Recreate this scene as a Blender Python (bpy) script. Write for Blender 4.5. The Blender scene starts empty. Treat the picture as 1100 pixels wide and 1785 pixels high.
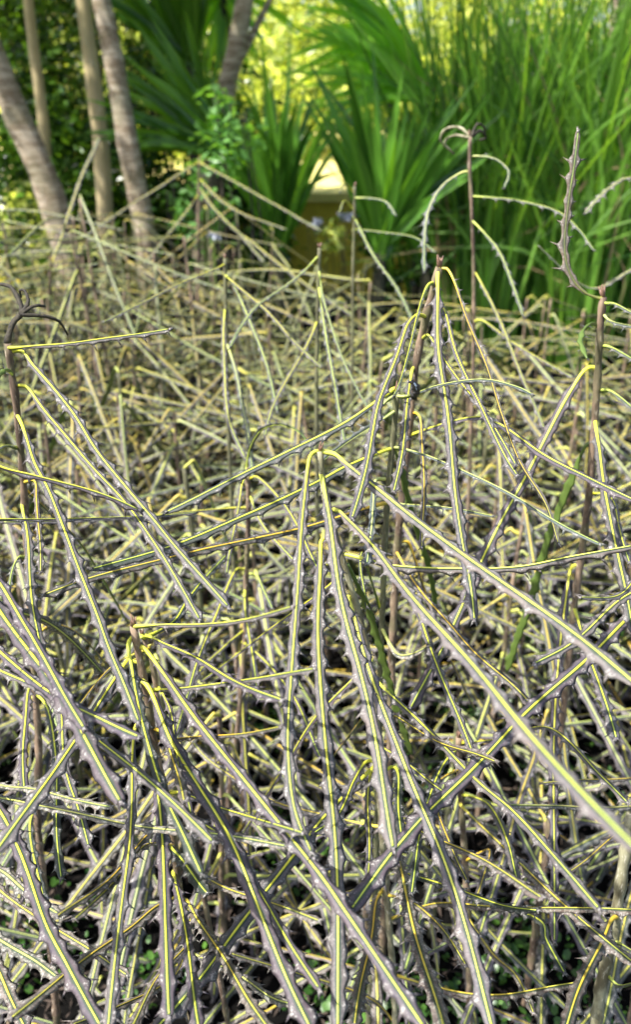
import bpy, math, random
import numpy as np
from mathutils import Vector, Matrix

R = math.radians
rng = random.Random(11)
S = bpy.context.scene
COL = S.collection

# ------------------------------------------------------------------ camera
CAM_H = 1.35
PITCH = 25.0
FPX = 1545.0
cam_data = bpy.data.cameras.new('camera')
cam = bpy.data.objects.new('camera', cam_data)
COL.objects.link(cam)
cam.location = (0, 0, CAM_H)
cam.rotation_euler = (R(90 - PITCH), 0, 0)
cam_data.sensor_fit = 'VERTICAL'
cam_data.sensor_height = 24
cam_data.sensor_width = 24
cam_data.lens = FPX / 1785 * 24
cam_data.clip_start = 0.02
cam_data.clip_end = 500
cam_data.dof.use_dof = True
cam_data.dof.focus_distance = 0.76
cam_data.dof.aperture_fstop = cam_data.lens / 5.1
S.camera = cam

# ------------------------------------------------------------------ light
SUN_EL, SUN_AZ = 57.0, -118.0        # azimuth measured from +Y towards +X: a veiled sun high on the left
w = bpy.data.worlds.new('World')
S.world = w
w.use_nodes = True
nt = w.node_tree
nt.nodes.clear()
sky = nt.nodes.new('ShaderNodeTexSky')
sky.sky_type = 'NISHITA'
sky.sun_disc = False
sky.sun_elevation = R(SUN_EL)
sky.sun_rotation = R(SUN_AZ)
sky.air_density = 1.0
sky.dust_density = 3.0
sky.ozone_density = 1.2
bg = nt.nodes.new('ShaderNodeBackground')
bg.inputs[1].default_value = 0.11
wo = nt.nodes.new('ShaderNodeOutputWorld')
nt.links.new(sky.outputs[0], bg.inputs[0])
nt.links.new(bg.outputs[0], wo.inputs[0])
sd = bpy.data.lights.new('sun', 'SUN')
sd.energy = 4.2
sd.angle = R(0.8)
sd.color = (1.0, 0.97, 0.92)
sun = bpy.data.objects.new('sun', sd)
COL.objects.link(sun)
sdir = Vector((math.sin(R(SUN_AZ)) * math.cos(R(SUN_EL)), math.cos(R(SUN_AZ)) * math.cos(R(SUN_EL)), math.sin(R(SUN_EL))))
sun.rotation_euler = sdir.to_track_quat('Z', 'Y').to_euler()
S.view_settings.view_transform = 'Standard'
S.view_settings.look = 'None'
S.view_settings.exposure = 1.3
S.view_settings.gamma = 1.0
S.view_settings.use_curve_mapping = False
S.cycles.max_bounces = 6
S.cycles.diffuse_bounces = 4
S.cycles.sample_clamp_indirect = 6

# ------------------------------------------------------------------ helpers
CP, SP = math.cos(R(PITCH)), math.sin(R(PITCH))


def ray(x, y):
    """world direction of unit view depth through a picture point (1100 x 1785 frame)"""
    u, v = (x - 550) / FPX, (892.5 - y) / FPX
    return Vector((u, CP + v * SP, -SP + v * CP))


O = Vector((0, 0, CAM_H))


def at(x, y, fwd):
    """the point with forward distance fwd (metres along the ground) seen at x, y"""
    r = ray(x, y)
    return O + r * (fwd / r.y)


def link(name, data, parent=None):
    o = bpy.data.objects.new(name, data)
    COL.objects.link(o)
    if parent is not None:
        o.parent = parent
    return o


def tag(o, label=None, cat=None, group=None, kind=None):
    if label: o['label'] = label
    if cat: o['category'] = cat
    if group: o['group'] = group
    if kind: o['kind'] = kind
    return o


def empty(name, loc, label, cat, group=None):
    o = link(name, None)
    o.location = loc
    o.empty_display_size = 0.05
    return tag(o, label, cat, group)


def mesh(name, V, F, mats, mi=None, attrs=None, smooth=True):
    me = bpy.data.meshes.new(name)
    me.from_pydata(V, [], F)
    for m in mats:
        me.materials.append(m)
    if mi is not None:
        me.polygons.foreach_set('material_index', mi)
    me.polygons.foreach_set('use_smooth', [smooth] * len(F))
    if attrs:
        for k, vals in attrs.items():
            a = me.attributes.new(k, 'FLOAT', 'POINT')
            a.data.foreach_set('value', vals)
    me.update()
    return me


def spline(pts, step):
    """Catmull-Rom through pts, resampled at about step metres"""
    P = [Vector(p) for p in pts]
    if len(P) == 2:
        P = [P[0], P[0].lerp(P[1], 0.5), P[1]]
    Q = [P[0] * 2 - P[1]] + P + [P[-1] * 2 - P[-2]]
    out = []
    for i in range(1, len(Q) - 2):
        a, b, c, d = Q[i - 1], Q[i], Q[i + 1], Q[i + 2]
        n = max(4, int((c - b).length / step * 1.5))
        for k in range(n):
            t = k / n
            out.append(0.5 * ((2 * b) + (c - a) * t + (2 * a - 5 * b + 4 * c - d) * t * t + (3 * b - a - 3 * c + d) * t ** 3))
    out.append(P[-1])
    L = [0]
    for i in range(1, len(out)):
        L.append(L[-1] + (out[i] - out[i - 1]).length)
    n = max(3, int(L[-1] / step))
    res, j = [], 0
    for k in range(n + 1):
        s = L[-1] * k / n
        while j < len(L) - 2 and L[j + 1] < s:
            j += 1
        t = (s - L[j]) / max(1e-9, L[j + 1] - L[j])
        res.append(out[j].lerp(out[j + 1], min(1, t)))
    return res, L[-1]


def frames(pts, up, roll=0.0):
    T, N, B = [], [], []
    n = len(pts)
    for i in range(n):
        t = (pts[min(n - 1, i + 1)] - pts[max(0, i - 1)]).normalized()
        nn = up - t * up.dot(t)
        if nn.length < 0.05:
            nn = (N[-1] if N else Vector((0.1, -1, 0.1)))
            nn = nn - t * nn.dot(t)
        nn.normalize()
        if N and nn.dot(N[-1]) < 0.2:
            nn = (N[-1] - t * N[-1].dot(t)).normalized()
        T.append(t); N.append(nn)
    for i in range(n):
        if roll:
            N[i] = Matrix.Rotation(roll, 3, T[i]) @ N[i]
        B.append(T[i].cross(N[i]).normalized())
    return T, N, B


def tube(V, F, pts, rad, seg=7, up=Vector((0.1, -1, 0.2)), cap=True, wob=0.0, squash=1.0, rr=None):
    """append a tapering tube; rad is a number or a list"""
    T, N, B = frames(pts, up)
    base = len(V)
    for i, p in enumerate(pts):
        r = rad[i] if hasattr(rad, '__len__') else rad
        for k in range(seg):
            a = 2 * math.pi * k / seg
            q = r * (1 + (rr.uniform(-wob, wob) if wob else 0))
            V.append(p + B[i] * (math.cos(a) * q) + N[i] * (math.sin(a) * q * squash))
    n = len(pts)
    for i in range(n - 1):
        for k in range(seg):
            a, b = base + i * seg + k, base + i * seg + (k + 1) % seg
            F.append((a, b, b + seg, a + seg))
    if cap:
        F.append(tuple(base + k for k in reversed(range(seg))))
        F.append(tuple(base + (n - 1) * seg + k for k in range(seg)))


# ------------------------------------------------------------------ materials
def new_mat(name):
    m = bpy.data.materials.new(name)
    m.use_nodes = True
    t = m.node_tree
    b = t.nodes['Principled BSDF']
    return m, t, b


def node(t, kind, **kw):
    n = t.nodes.new(kind)
    for k, v in kw.items():
        setattr(n, k, v)
    return n


def noise(t, scale, detail=3, rough=0.55, coord=None, dim='3D'):
    n = node(t, 'ShaderNodeTexNoise')
    n.inputs['Scale'].default_value = scale
    n.inputs['Detail'].default_value = detail
    n.inputs['Roughness'].default_value = rough
    if coord is not None:
        t.links.new(coord, n.inputs['Vector'])
    return n.outputs['Fac']


def ramp(t, src, lo, hi, a=0.0, b=1.0):
    n = node(t, 'ShaderNodeMapRange')
    n.interpolation_type = 'SMOOTHSTEP'
    n.inputs['From Min'].default_value = lo
    n.inputs['From Max'].default_value = hi
    n.inputs['To Min'].default_value = a
    n.inputs['To Max'].default_value = b
    t.links.new(src, n.inputs['Value'])
    return n.outputs['Result']


def math_n(t, op, a, b):
    n = node(t, 'ShaderNodeMath', operation=op)
    for i, v in enumerate((a, b)):
        if isinstance(v, (int, float)):
            n.inputs[i].default_value = v
        else:
            t.links.new(v, n.inputs[i])
    return n.outputs[0]


def mix(t, fac, a, b, mode='MIX'):
    n = node(t, 'ShaderNodeMix', data_type='RGBA', blend_type=mode)
    for i, v in ((0, fac), (6, a), (7, b)):
        if isinstance(v, (int, float)):
            n.inputs[i].default_value = v
        elif isinstance(v, tuple):
            n.inputs[i].default_value = (*v, 1) if len(v) == 3 else v
        else:
            t.links.new(v, n.inputs[i])
    return n.outputs[2]


def bump(t, b, height, strength, dist=0.001):
    n = node(t, 'ShaderNodeBump')
    n.inputs['Strength'].default_value = strength
    n.inputs['Distance'].default_value = dist
    t.links.new(height, n.inputs['Height'])
    t.links.new(n.outputs[0], b.inputs['Normal'])


def blade_mat():
    m, t, b = new_mat('leathery_leaf')
    tc = node(t, 'ShaderNodeTexCoord').outputs['Object']
    oi = node(t, 'ShaderNodeObjectInfo')
    tooth = node(t, 'ShaderNodeAttribute', attribute_name='tooth').outputs['Fac']
    along = node(t, 'ShaderNodeAttribute', attribute_name='along').outputs['Fac']
    soft = noise(t, 35, 3, 0.6, tc)
    col = mix(t, ramp(t, soft, 0.35, 0.7), oi.outputs['Color'], mix(t, 1.0, oi.outputs['Color'], (1.35, 1.22, 1.12), 'MULTIPLY'))
    edge = node(t, 'ShaderNodeAttribute', attribute_name='edge').outputs['Fac']
    # darker and browner clouds, then pale flecks
    cloud = noise(t, 95, 4, 0.7, tc)
    col = mix(t, ramp(t, cloud, 0.52, 0.68, 0, 0.45), col, (0.042, 0.034, 0.036))
    fine = noise(t, 300, 4, 0.75, tc)
    col = mix(t, ramp(t, fine, 0.57, 0.66, 0, 0.55), col, (0.22, 0.20, 0.195))
    patch = noise(t, 110, 4, 0.65, tc)
    age = oi.outputs['Alpha']
    lich = math_n(t, 'MULTIPLY', ramp(t, patch, 0.46, 0.56), age)
    col = mix(t, lich, col, (0.22, 0.185, 0.155))
    speck = noise(t, 330, 3, 0.7, tc)
    lich2 = math_n(t, 'MULTIPLY', ramp(t, speck, 0.53, 0.60), math_n(t, 'MULTIPLY', age, 0.9))
    col = mix(t, lich2, col, (0.40, 0.40, 0.33))
    # white crusty specks on the wart of each tooth
    halo = math_n(t, 'MULTIPLY', ramp(t, tooth, 0.15, 0.8), 0.35)
    col = mix(t, halo, col, (0.16, 0.14, 0.13))
    crust = math_n(t, 'MULTIPLY', ramp(t, noise(t, 480, 3, 0.75, tc), 0.52, 0.565), ramp(t, tooth, 0.28, 0.7, 0, 0.75))
    col = mix(t, crust, col, (0.44, 0.42, 0.39))
    # dark green lines along both sides of the rib
    col = mix(t, ramp(t, edge, 0.50, 0.95, 0, 0.8), col, (0.035, 0.060, 0.035))
    # the leaf base stays greener
    col = mix(t, ramp(t, along, 0.0, 0.05, 0.75, 0.0), col, (0.24, 0.26, 0.10))
    t.links.new(col, b.inputs['Base Color'])
    b.inputs['Roughness'].default_value = 0.58
    b.inputs['Specular IOR Level'].default_value = 0.3
    h = math_n(t, 'ADD', math_n(t, 'MULTIPLY', crust, 1.2), math_n(t, 'ADD', patch, math_n(t, 'MULTIPLY', fine, 0.4)))
    bump(t, b, h, 0.55, 0.0009)
    return m


def midrib_mat():
    m, t, b = new_mat('yellow_midrib')
    tc = node(t, 'ShaderNodeTexCoord').outputs['Object']
    oi = node(t, 'ShaderNodeObjectInfo')
    along = node(t, 'ShaderNodeAttribute', attribute_name='along').outputs['Fac']
    n1 = noise(t, 60, 3, 0.6, tc)
    col = mix(t, ramp(t, n1, 0.35, 0.7, 0.0, 0.75), oi.outputs['Color'], mix(t, 1.0, oi.outputs['Color'], (0.66, 0.72, 0.9), 'MULTIPLY'))
    col = mix(t, ramp(t, noise(t, 18, 2, 0.5, tc), 0.5, 0.7, 0.0, 0.4), col, (0.46, 0.56, 0.10))
    col = mix(t, ramp(t, along, 0.0, 0.045, 0.7, 0.0), col, (0.42, 0.44, 0.07))
    col = mix(t, ramp(t, along, 0.6, 1.0, 0.0, 0.45), col, (0.34, 0.52, 0.10))
    fl = noise(t, 500, 2, 0.6, tc)
    col = mix(t, ramp(t, fl, 0.66, 0.74, 0, 0.5), col, (0.30, 0.28, 0.12))
    t.links.new(col, b.inputs['Base Color'])
    b.inputs['Roughness'].default_value = 0.5
    bump(t, b, fl, 0.25, 0.0004)
    return m


def under_mat():
    m, t, b = new_mat('leaf_underside')
    tc = node(t, 'ShaderNodeTexCoord').outputs['Object']
    n1 = noise(t, 90, 4, 0.6, tc)
    col = mix(t, n1, (0.06, 0.10, 0.015), (0.12, 0.18, 0.035))
    t.links.new(col, b.inputs['Base Color'])
    b.inputs['Roughness'].default_value = 0.5
    bump(t, b, n1, 0.3, 0.0006)
    return m


def bark_mat(name, c1, c2, c3, scale=60, green=0.0, ringy=0.0, rough=0.8, dist=0.001):
    m, t, b = new_mat(name)
    tc = node(t, 'ShaderNodeTexCoord').outputs['Object']
    mp = node(t, 'ShaderNodeMapping')
    mp.inputs['Scale'].default_value = (1, 1, 0.28) if not ringy else (0.5, 0.5, 2.6)
    t.links.new(tc, mp.inputs['Vector'])
    n1 = noise(t, scale, 5, 0.65, mp.outputs[0])
    n2 = noise(t, scale * 4.5, 4, 0.7, mp.outputs[0])
    n3 = noise(t, scale * 0.35, 3, 0.5, tc)
    col = mix(t, ramp(t, n1, 0.35, 0.62), c1, c2)
    col = mix(t, ramp(t, n2, 0.56, 0.68, 0, 0.8), col, c3)
    col = mix(t, ramp(t, n3, 0.5, 0.62, 0, green), col, (0.12, 0.14, 0.05))
    t.links.new(col, b.inputs['Base Color'])
    b.inputs['Roughness'].default_value = rough
    bump(t, b, math_n(t, 'ADD', n1, n2), 0.8, dist)
    return m


def green_mat(name, c1, c2, c3, trans=0.4, rough=0.42, scale=6.0, tcol=None):
    """foliage: two tones per leaf, light shines through it"""
    m, t, b = new_mat(name)
    tc = node(t, 'ShaderNodeTexCoord').outputs['Object']
    tone = node(t, 'ShaderNodeAttribute', attribute_name='tone').outputs['Fac']
    n1 = noise(t, scale, 3, 0.6, tc)
    col = mix(t, tone, c1, c2)
    col = mix(t, ramp(t, n1, 0.45, 0.75, 0, 0.6), col, c3)
    t.links.new(col, b.inputs['Base Color'])
    b.inputs['Roughness'].default_value = rough
    tr = node(t, 'ShaderNodeBsdfTranslucent')
    t.links.new(mix(t, 1.0, col, tcol or (1.9, 1.7, 0.5), 'MULTIPLY'), tr.inputs['Color'])
    mx = node(t, 'ShaderNodeMixShader')
    mx.inputs[0].default_value = trans
    t.links.new(b.outputs[0], mx.inputs[1])
    t.links.new(tr.outputs[0], mx.inputs[2])
    t.links.new(mx.outputs[0], t.nodes['Material Output'].inputs['Surface'])
    return m


def plain_mat(name, c1, c2, scale, rough=0.8, strength=0.5, dist=0.002, detail=5):
    m, t, b = new_mat(name)
    tc = node(t, 'ShaderNodeTexCoord').outputs['Object']
    n1 = noise(t, scale, detail, 0.6, tc)
    t.links.new(mix(t, ramp(t, n1, 0.3, 0.7), c1, c2), b.inputs['Base Color'])
    b.inputs['Roughness'].default_value = rough
    bump(t, b, n1, strength, dist)
    return m


M_BLADE, M_RIB, M_UNDER = blade_mat(), midrib_mat(), under_mat()
M_STEM = bark_mat('brown_stem_bark', (0.30, 0.21, 0.14), (0.07, 0.045, 0.03), (0.52, 0.44, 0.34), 60, 0.35)
M_GSTEM = bark_mat('olive_stem_bark', (0.19, 0.19, 0.09), (0.09, 0.085, 0.045), (0.38, 0.36, 0.25), 85, 0.2)
M_PSTEM = bark_mat('pale_stem_bark', (0.40, 0.38, 0.24), (0.13, 0.11, 0.06), (0.62, 0.58, 0.45), 55, 0.1)
M_BUD = plain_mat('reddish_bud', (0.24, 0.13, 0.085), (0.10, 0.06, 0.04), 300, 0.6)
M_CURL = plain_mat('withered_shoot', (0.055, 0.045, 0.025), (0.016, 0.013, 0.01), 200, 0.8, 0.9)
M_TRUNK = bark_mat('grey_trunk_bark', (0.56, 0.46, 0.33), (0.24, 0.17, 0.10), (0.90, 0.85, 0.74), 17, 0.3, 1.0, dist=0.015)
M_TAN = bark_mat('tan_trunk_bark', (0.56, 0.45, 0.24), (0.44, 0.35, 0.18), (0.64, 0.54, 0.34), 6, 0.2, 0.0, dist=0.005)
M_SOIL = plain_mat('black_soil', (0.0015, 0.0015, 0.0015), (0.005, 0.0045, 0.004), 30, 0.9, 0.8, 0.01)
M_COVER = green_mat('ground_cover_leaf', (0.020, 0.07, 0.012), (0.09, 0.20, 0.03), (0.04, 0.11, 0.02), 0.25, 0.35, 30)
M_FLAX = green_mat('flax_blade', (0.02, 0.08, 0.008), (0.16, 0.38, 0.04), (0.06, 0.18, 0.015), 0.4, 0.25, 3)
M_REED = green_mat('reed_stem', (0.02, 0.08, 0.01), (0.32, 0.60, 0.09), (0.08, 0.24, 0.02), 0.5, 0.45, 3)
M_PALM = green_mat('palm_frond', (0.04, 0.12, 0.012), (0.12, 0.28, 0.02), (0.07, 0.18, 0.02), 0.5, 0.25, 3)
M_LITPALM = green_mat('lit_palm_frond', (0.12, 0.34, 0.02), (0.28, 0.56, 0.05), (0.18, 0.42, 0.03), 0.55, 0.33, 3)  # palm green in a sunlit tone, the light put into the frond colour
M_SHADELEAF = green_mat('shade_toned_shrub_leaf', (0.008, 0.028, 0.006), (0.13, 0.28, 0.03), (0.02, 0.06, 0.008), 0.35, 0.2, 2)  # deep background shade and small dapples put into the leaf tones
M_MINT = green_mat('mint_green_leaf', (0.12, 0.30, 0.06), (0.20, 0.42, 0.10), (0.15, 0.34, 0.07), 0.45, 0.4, 8)
M_DAPPLED_LIME = green_mat('dappled_lime_leaf', (0.05, 0.11, 0.01), (0.82, 0.86, 0.26), (0.34, 0.46, 0.05), 0.5, 0.3, 0.8, (1.5, 1.5, 0.6))  # sunlit dapples and dark gaps painted as a wide spread of leaf tones
M_WALL = plain_mat('mustard_wall', (0.72, 0.56, 0.06), (0.58, 0.44, 0.04), 9, 0.85, 0.3, 0.004)
M_SAND = plain_mat('pale_yellow_gravel', (0.82, 0.70, 0.24), (0.66, 0.56, 0.16), 3, 0.9, 0.5, 0.01)
M_DEADREED = plain_mat('dead_reed', (0.36, 0.27, 0.12), (0.20, 0.14, 0.06), 6, 0.8)
M_DARKBASE = plain_mat('dark_fibrous_base', (0.02, 0.025, 0.01), (0.045, 0.04, 0.02), 40, 0.9)
M_STONE = plain_mat('blue_grey_stone', (0.42, 0.45, 0.58), (0.30, 0.32, 0.42), 14, 0.55, 0.3, 0.004)
M_DRY = plain_mat('dry_pinkish_leaf', (0.42, 0.30, 0.27), (0.30, 0.22, 0.18), 120, 0.75, 0.6, 0.001)

BD, BF = 0.43, 0.47
TONES = [((0.185, 0.160, 0.198), 0.12), ((0.140, 0.128, 0.152), 0.10), ((0.225, 0.200, 0.222), 0.25), ((0.130, 0.145, 0.122), 0.12),
         ((0.175, 0.175, 0.150), 0.35), ((0.215, 0.185, 0.165), 0.45), ((0.20, 0.225, 0.19), 0.2), ((0.085, 0.09, 0.08), 0.1)]
RIBS = [(0.60, 0.55, 0.09), (0.56, 0.57, 0.12), (0.62, 0.50, 0.08), (0.46, 0.52, 0.14), (0.56, 0.42, 0.08), (0.50, 0.53, 0.20)]
KIND = {
    'brown': ((0.20, 0.15, 0.10), 0.25, (0.13, 0.14, 0.03)),
    'purple': ((0.165, 0.138, 0.172), 0.05, (0.70, 0.66, 0.05)),
    'grey': ((0.180, 0.168, 0.178), 0.12, (0.70, 0.66, 0.05)),
    'pale': ((0.26, 0.235, 0.242), 0.15, (0.76, 0.74, 0.09)),
    'dark': ((0.070, 0.090, 0.078), 0.05, (0.66, 0.66, 0.05)),
    'darkorange': ((0.105, 0.095, 0.092), 0.10, (0.74, 0.48, 0.045)),
    'green': ((0.155, 0.185, 0.160), 0.10, (0.60, 0.68, 0.12)),
    'blue': ((0.17, 0.215, 0.205), 0.10, (0.66, 0.70, 0.22)),
    'old': ((0.205, 0.165, 0.155), 0.55, (0.72, 0.52, 0.06)),
    'lichen': ((0.20, 0.20, 0.175), 0.85, (0.60, 0.58, 0.14)),
    'orange': ((0.150, 0.130, 0.125), 0.2, (0.80, 0.50, 0.04)),
}


# ------------------------------------------------------------------ the toothed leaf
def make_leaf(pts3, W, rr, step=0.004, fold=0.28, roll=0.0, upv=Vector((0, -0.30, 1)), tip='torn', petiole=0.022,
              gap=(0.012, 0.032), tooth=1.0, ribk=1.0, lod=0, under=False, taper=1.0):
    """Returns (blade V, F, material index, attrs), (rib V, F, attrs). W is the full width in metres, teeth left out."""
    pts, L = spline(pts3, step)
    T, N, B = frames(pts, upv, roll)
    w1, w2, w3 = rr.uniform(0, 6.28), rr.uniform(0, 6.28), rr.uniform(9, 17)
    for i in range(len(pts)):
        s_ = L * i / (len(pts) - 1)
        q_ = min(1, s_ / 0.06)
        pts[i] = pts[i] + B[i] * (0.0011 * q_ * math.sin(s_ * w3 * 2 + w1)) + N[i] * (0.0014 * q_ * math.sin(s_ * w3 + w2))
    if under:
        N = [-n for n in N]; B = [-b for b in B]
    n = len(pts)
    hw0 = W * 0.5
    sides = []
    for sd_ in (0, 1):
        tl, s = [], petiole + rr.uniform(0.004, gap[0])
        while s < L - 0.006:
            tl.append((s, rr.uniform(0.35, 1.3)))
            s += rr.uniform(*gap) * (1.25 if rr.random() < 0.3 else 1.0)
        sides.append(tl)

    def lobe(s, tl):
        v = 0.0
        for (c, a) in tl:
            d = s - c
            if -0.012 < d < 0.0065:
                q = (1 + d / 0.012) if d < 0 else (1 - d / 0.0065)
                v = max(v, a * q ** 1.55)
        return v

    def wart(s, tl):
        v = 0.0
        for (c, a) in tl:
            d = abs(s - c + 0.001)
            if d < 0.0075:
                q = 1 - d / 0.0075
                v = max(v, min(1.0, a * 1.1) * q * q * (3 - 2 * q))
        return v

    V, F, MI, TO, AL, ED = [], [], [], [], [], []
    ring = 8 if lod == 0 else 6
    sf, cf = math.sin(fold), math.cos(fold)
    for i, p in enumerate(pts):
        s = L * i / (n - 1)
        g = min(1.0, max(0.0, (s - petiole * 0.55) / 0.045))
        g = g * g * (3 - 2 * g)
        e = min(1.0, (L - s) / 0.010)
        end = 0.30 + 0.70 * math.sqrt(max(0, e))
        tp = 1.0 + (taper - 1) * s / L
        base = max(0.0012, hw0 * (0.14 + 0.86 * g) * end * tp)
        wl = base * (0.64 + 0.05 * math.sin(s * 90))
        wr = base * (0.64 + 0.05 * math.sin(s * 90 + 2))
        ll, lr = lobe(s, sides[0]) * tooth * g, lobe(s, sides[1]) * tooth * g
        wl += ll * hw0 * 0.56 * end
        wr += lr * hw0 * 0.56 * end
        kl, kr = wart(s, sides[0]) * g, wart(s, sides[1]) * g
        th = 0.0006 + 0.0007 * (1 - g)
        t_, nn, b = T[i], N[i], B[i]

        def P(x, z):
            return p + b * (x * cf) + nn * (z - abs(x) * sf)
        if lod == 0:
            row = [P(-wl, 0), P(-wl * 0.62, 0.0008 * kl), P(-base * 0.2, 0.0002), P(base * 0.2, 0.0002), P(wr * 0.62, 0.0008 * kr), P(wr, 0),
                   P(wr * 0.5, -th * 2), P(-wl * 0.5, -th * 2)]
            TO += [kl * 0.8, kl, 0, 0, kr, kr * 0.8, 0, 0]
        else:
            row = [P(-wl, 0), P(-base * 0.15, 0.0004), P(base * 0.15, 0.0004), P(wr, 0), P(wr * 0.4, -th * 2), P(-wl * 0.4, -th * 2)]
            TO += [kl, 0, 0, kr, 0, 0]
        V += row
        ED += [0, 0, 1, 1, 0, 0, 0, 0] if lod == 0 else [0, 1, 1, 0, 0, 0]
        AL += [s / L] * ring
    for i in range(n - 1):
        for k in range(ring):
            a, b = i * ring + k, i * ring + (k + 1) % ring
            F.append((a, b, b + ring, a + ring))
            MI.append(2 if k >= ring - 3 else 0)
    F.append(tuple(reversed(range(ring)))); MI.append(0)
    F.append(tuple((n - 1) * ring + k for k in range(ring))); MI.append(0)
    # hooked spines on the teeth
    for sd_ in (0, 1):
        sgn = -1 if sd_ == 0 else 1
        for (c, a) in sides[sd_]:
            i = min(n - 2, max(1, int(round(c / L * (n - 1)))))
            if a < 0.62 or lod > 1:
                continue
            k = 0 if sd_ == 0 else (5 if lod == 0 else 3)
            e = V[i * ring + k]
            out = (B[i] * (sgn * cf) - N[i] * sf)
            ln = 0.0046 * a * tooth * rr.uniform(0.7, 1.2)
            r0 = 0.0011
            i0 = len(V)
            V += [e - T[i] * r0 * 1.5 - out * 0.0006, e + T[i] * r0 - out * 0.0006, e + N[i] * 0.0007 - out * 0.0004,
                  e - N[i] * 0.0006 - out * 0.0004, e + out * ln + T[i] * ln * 0.55 - N[i] * ln * 0.15]
            TO += [0.5, 0.5, 0.55, 0.4, 0.1]; AL += [c / L] * 5; ED += [0] * 5
            F += [(i0, i0 + 2, i0 + 4), (i0 + 2, i0 + 1, i0 + 4), (i0 + 1, i0 + 3, i0 + 4), (i0 + 3, i0, i0 + 4)]
            MI += [0] * 4
    # prongs at the tip
    if tip == 'torn' and lod == 0:
        e = pts[-1]
        for q in range(4):
            d = (T[-1] * rr.uniform(0.4, 1.0) + B[-1] * rr.uniform(-1, 1)).normalized()
            ln = rr.uniform(0.003, 0.007)
            i0 = len(V)
            sd2 = d.cross(N[-1]).normalized() * hw0 * 0.28
            V += [e - sd2 - T[-1] * 0.003, e + sd2 - T[-1] * 0.003, e + N[-1] * 0.001 - T[-1] * 0.002, e + d * ln]
            TO += [0.8, 0.8, 1, 0.5]; AL += [1] * 4; ED += [0] * 4
            F += [(i0, i0 + 2, i0 + 3), (i0 + 2, i0 + 1, i0 + 3), (i0 + 1, i0, i0 + 3)]
            MI += [0] * 3
    # the midrib, thick and round on the stalk, a low ridge further on
    RV, RF, RA = [], [], []
    seg = 6
    last = n - 2
    m0 = 0
    stp = 1 if lod == 0 else 1
    idx = list(range(0, last, stp)) + [last]
    for i in idx:
        s = L * i / (n - 1)
        g = min(1.0, s / (petiole * 2.6))
        g = g * g * (3 - 2 * g)
        r = (0.20 * hw0 + (0.0009 if lod == 0 else 0.0003)) * (1 - g) + g * (0.140 * hw0 * ribk + 0.0001) * (1 - 0.5 * s / L) * (1 + 0.10 * math.sin(s * 70 + W * 9000))
        lift = 0.0 * (1 - g) + g * 0.0003
        flat = 1.0 * (1 - g) + g * 0.55
        for k in range(seg):
            a = 2 * math.pi * k / seg
            RV.append(pts[i] + B[i] * math.cos(a) * r + N[i] * (math.sin(a) * r * flat + lift))
            RA.append(s / L)
    for q in range(len(idx) - 1):
        for k in range(seg):
            a, b = q * seg + k, q * seg + (k + 1) % seg
            RF.append((a, b, b + seg, a + seg))
    RF.append(tuple(reversed(range(seg))))
    RF.append(tuple((len(idx) - 1) * seg + k for k in range(seg)))
    return (V, F, MI, {'tooth': TO, 'along': AL, 'edge': ED}), (RV, RF, {'along': RA}), L


def shift(V, o):
    return [v - o for v in V]


def add_leaf(root, pts3, W, kind, rr, **kw):
    o0 = Vector(pts3[0])
    (V, F, MI, A), (RV, RF, RA), L = make_leaf(pts3, W, rr, **kw)
    tone, age, rib = KIND[kind]
    j = rr.uniform(0.90, 1.10)
    lf = link('leaf', mesh('leaf', shift(V, o0), F, [M_BLADE, M_RIB, M_UNDER], MI, A), root)
    lf.location = o0 - root.location
    j *= BD
    lf.color = (tone[0] * j, tone[1] * j, tone[2] * j * rr.uniform(0.94, 1.05), age)
    mb = link('midrib', mesh('midrib', shift(RV, o0), RF, [M_UNDER if kw.get('under') else M_RIB], None, RA), lf)
    mb.color = (rib[0], rib[1] * rr.uniform(0.95, 1.03), rib[2], 1)
    return lf


def stem_part(root, pts, rad, mat, rr, bud=True):
    V, F = [], []
    n = len(pts)
    rads = [rad * (0.72 + 0.42 * i / (n - 1)) * (1.0 + 0.10 * math.sin(i * 1.9) * (1 if i % 4 else 2.2) + rr.uniform(-0.05, 0.05)) for i in range(n)]
    tube(V, F, pts, rads, 10, wob=0.05, rr=rr)
    s = link('stem', mesh('stem', shift(V, root.location), F, [mat]), root)
    if bud:
        V, F = [], []
        p = pts[0]
        for k in range(4):
            d = Vector((rr.uniform(-0.5, 0.5), rr.uniform(-0.5, 0.5), 1)).normalized()
            q = [p - d * 0.003, p + d * rad * 0.9, p + d * rad * rr.uniform(1.6, 2.8)]
            tube(V, F, q, [rad * 0.45, rad * 0.36, rad * 0.06], 5)
        link('bud', mesh('bud', shift(V, root.location), F, [M_BUD]), root)
    return s


def to_ground(pts):
    """carry a stem on down to the soil"""
    d = (pts[-1] - pts[-2]).normalized()
    d = Vector((d.x * 0.5, d.y * 0.3, min(d.z, -0.6))).normalized()
    p = pts[-1]
    if p.z > 0.02:
        k = (p.z + 0.015) / -d.z
        pts = pts + [p + d * (k * 0.5) + Vector((0.004, 0.002, 0)), p + d * k]
    return pts


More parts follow.
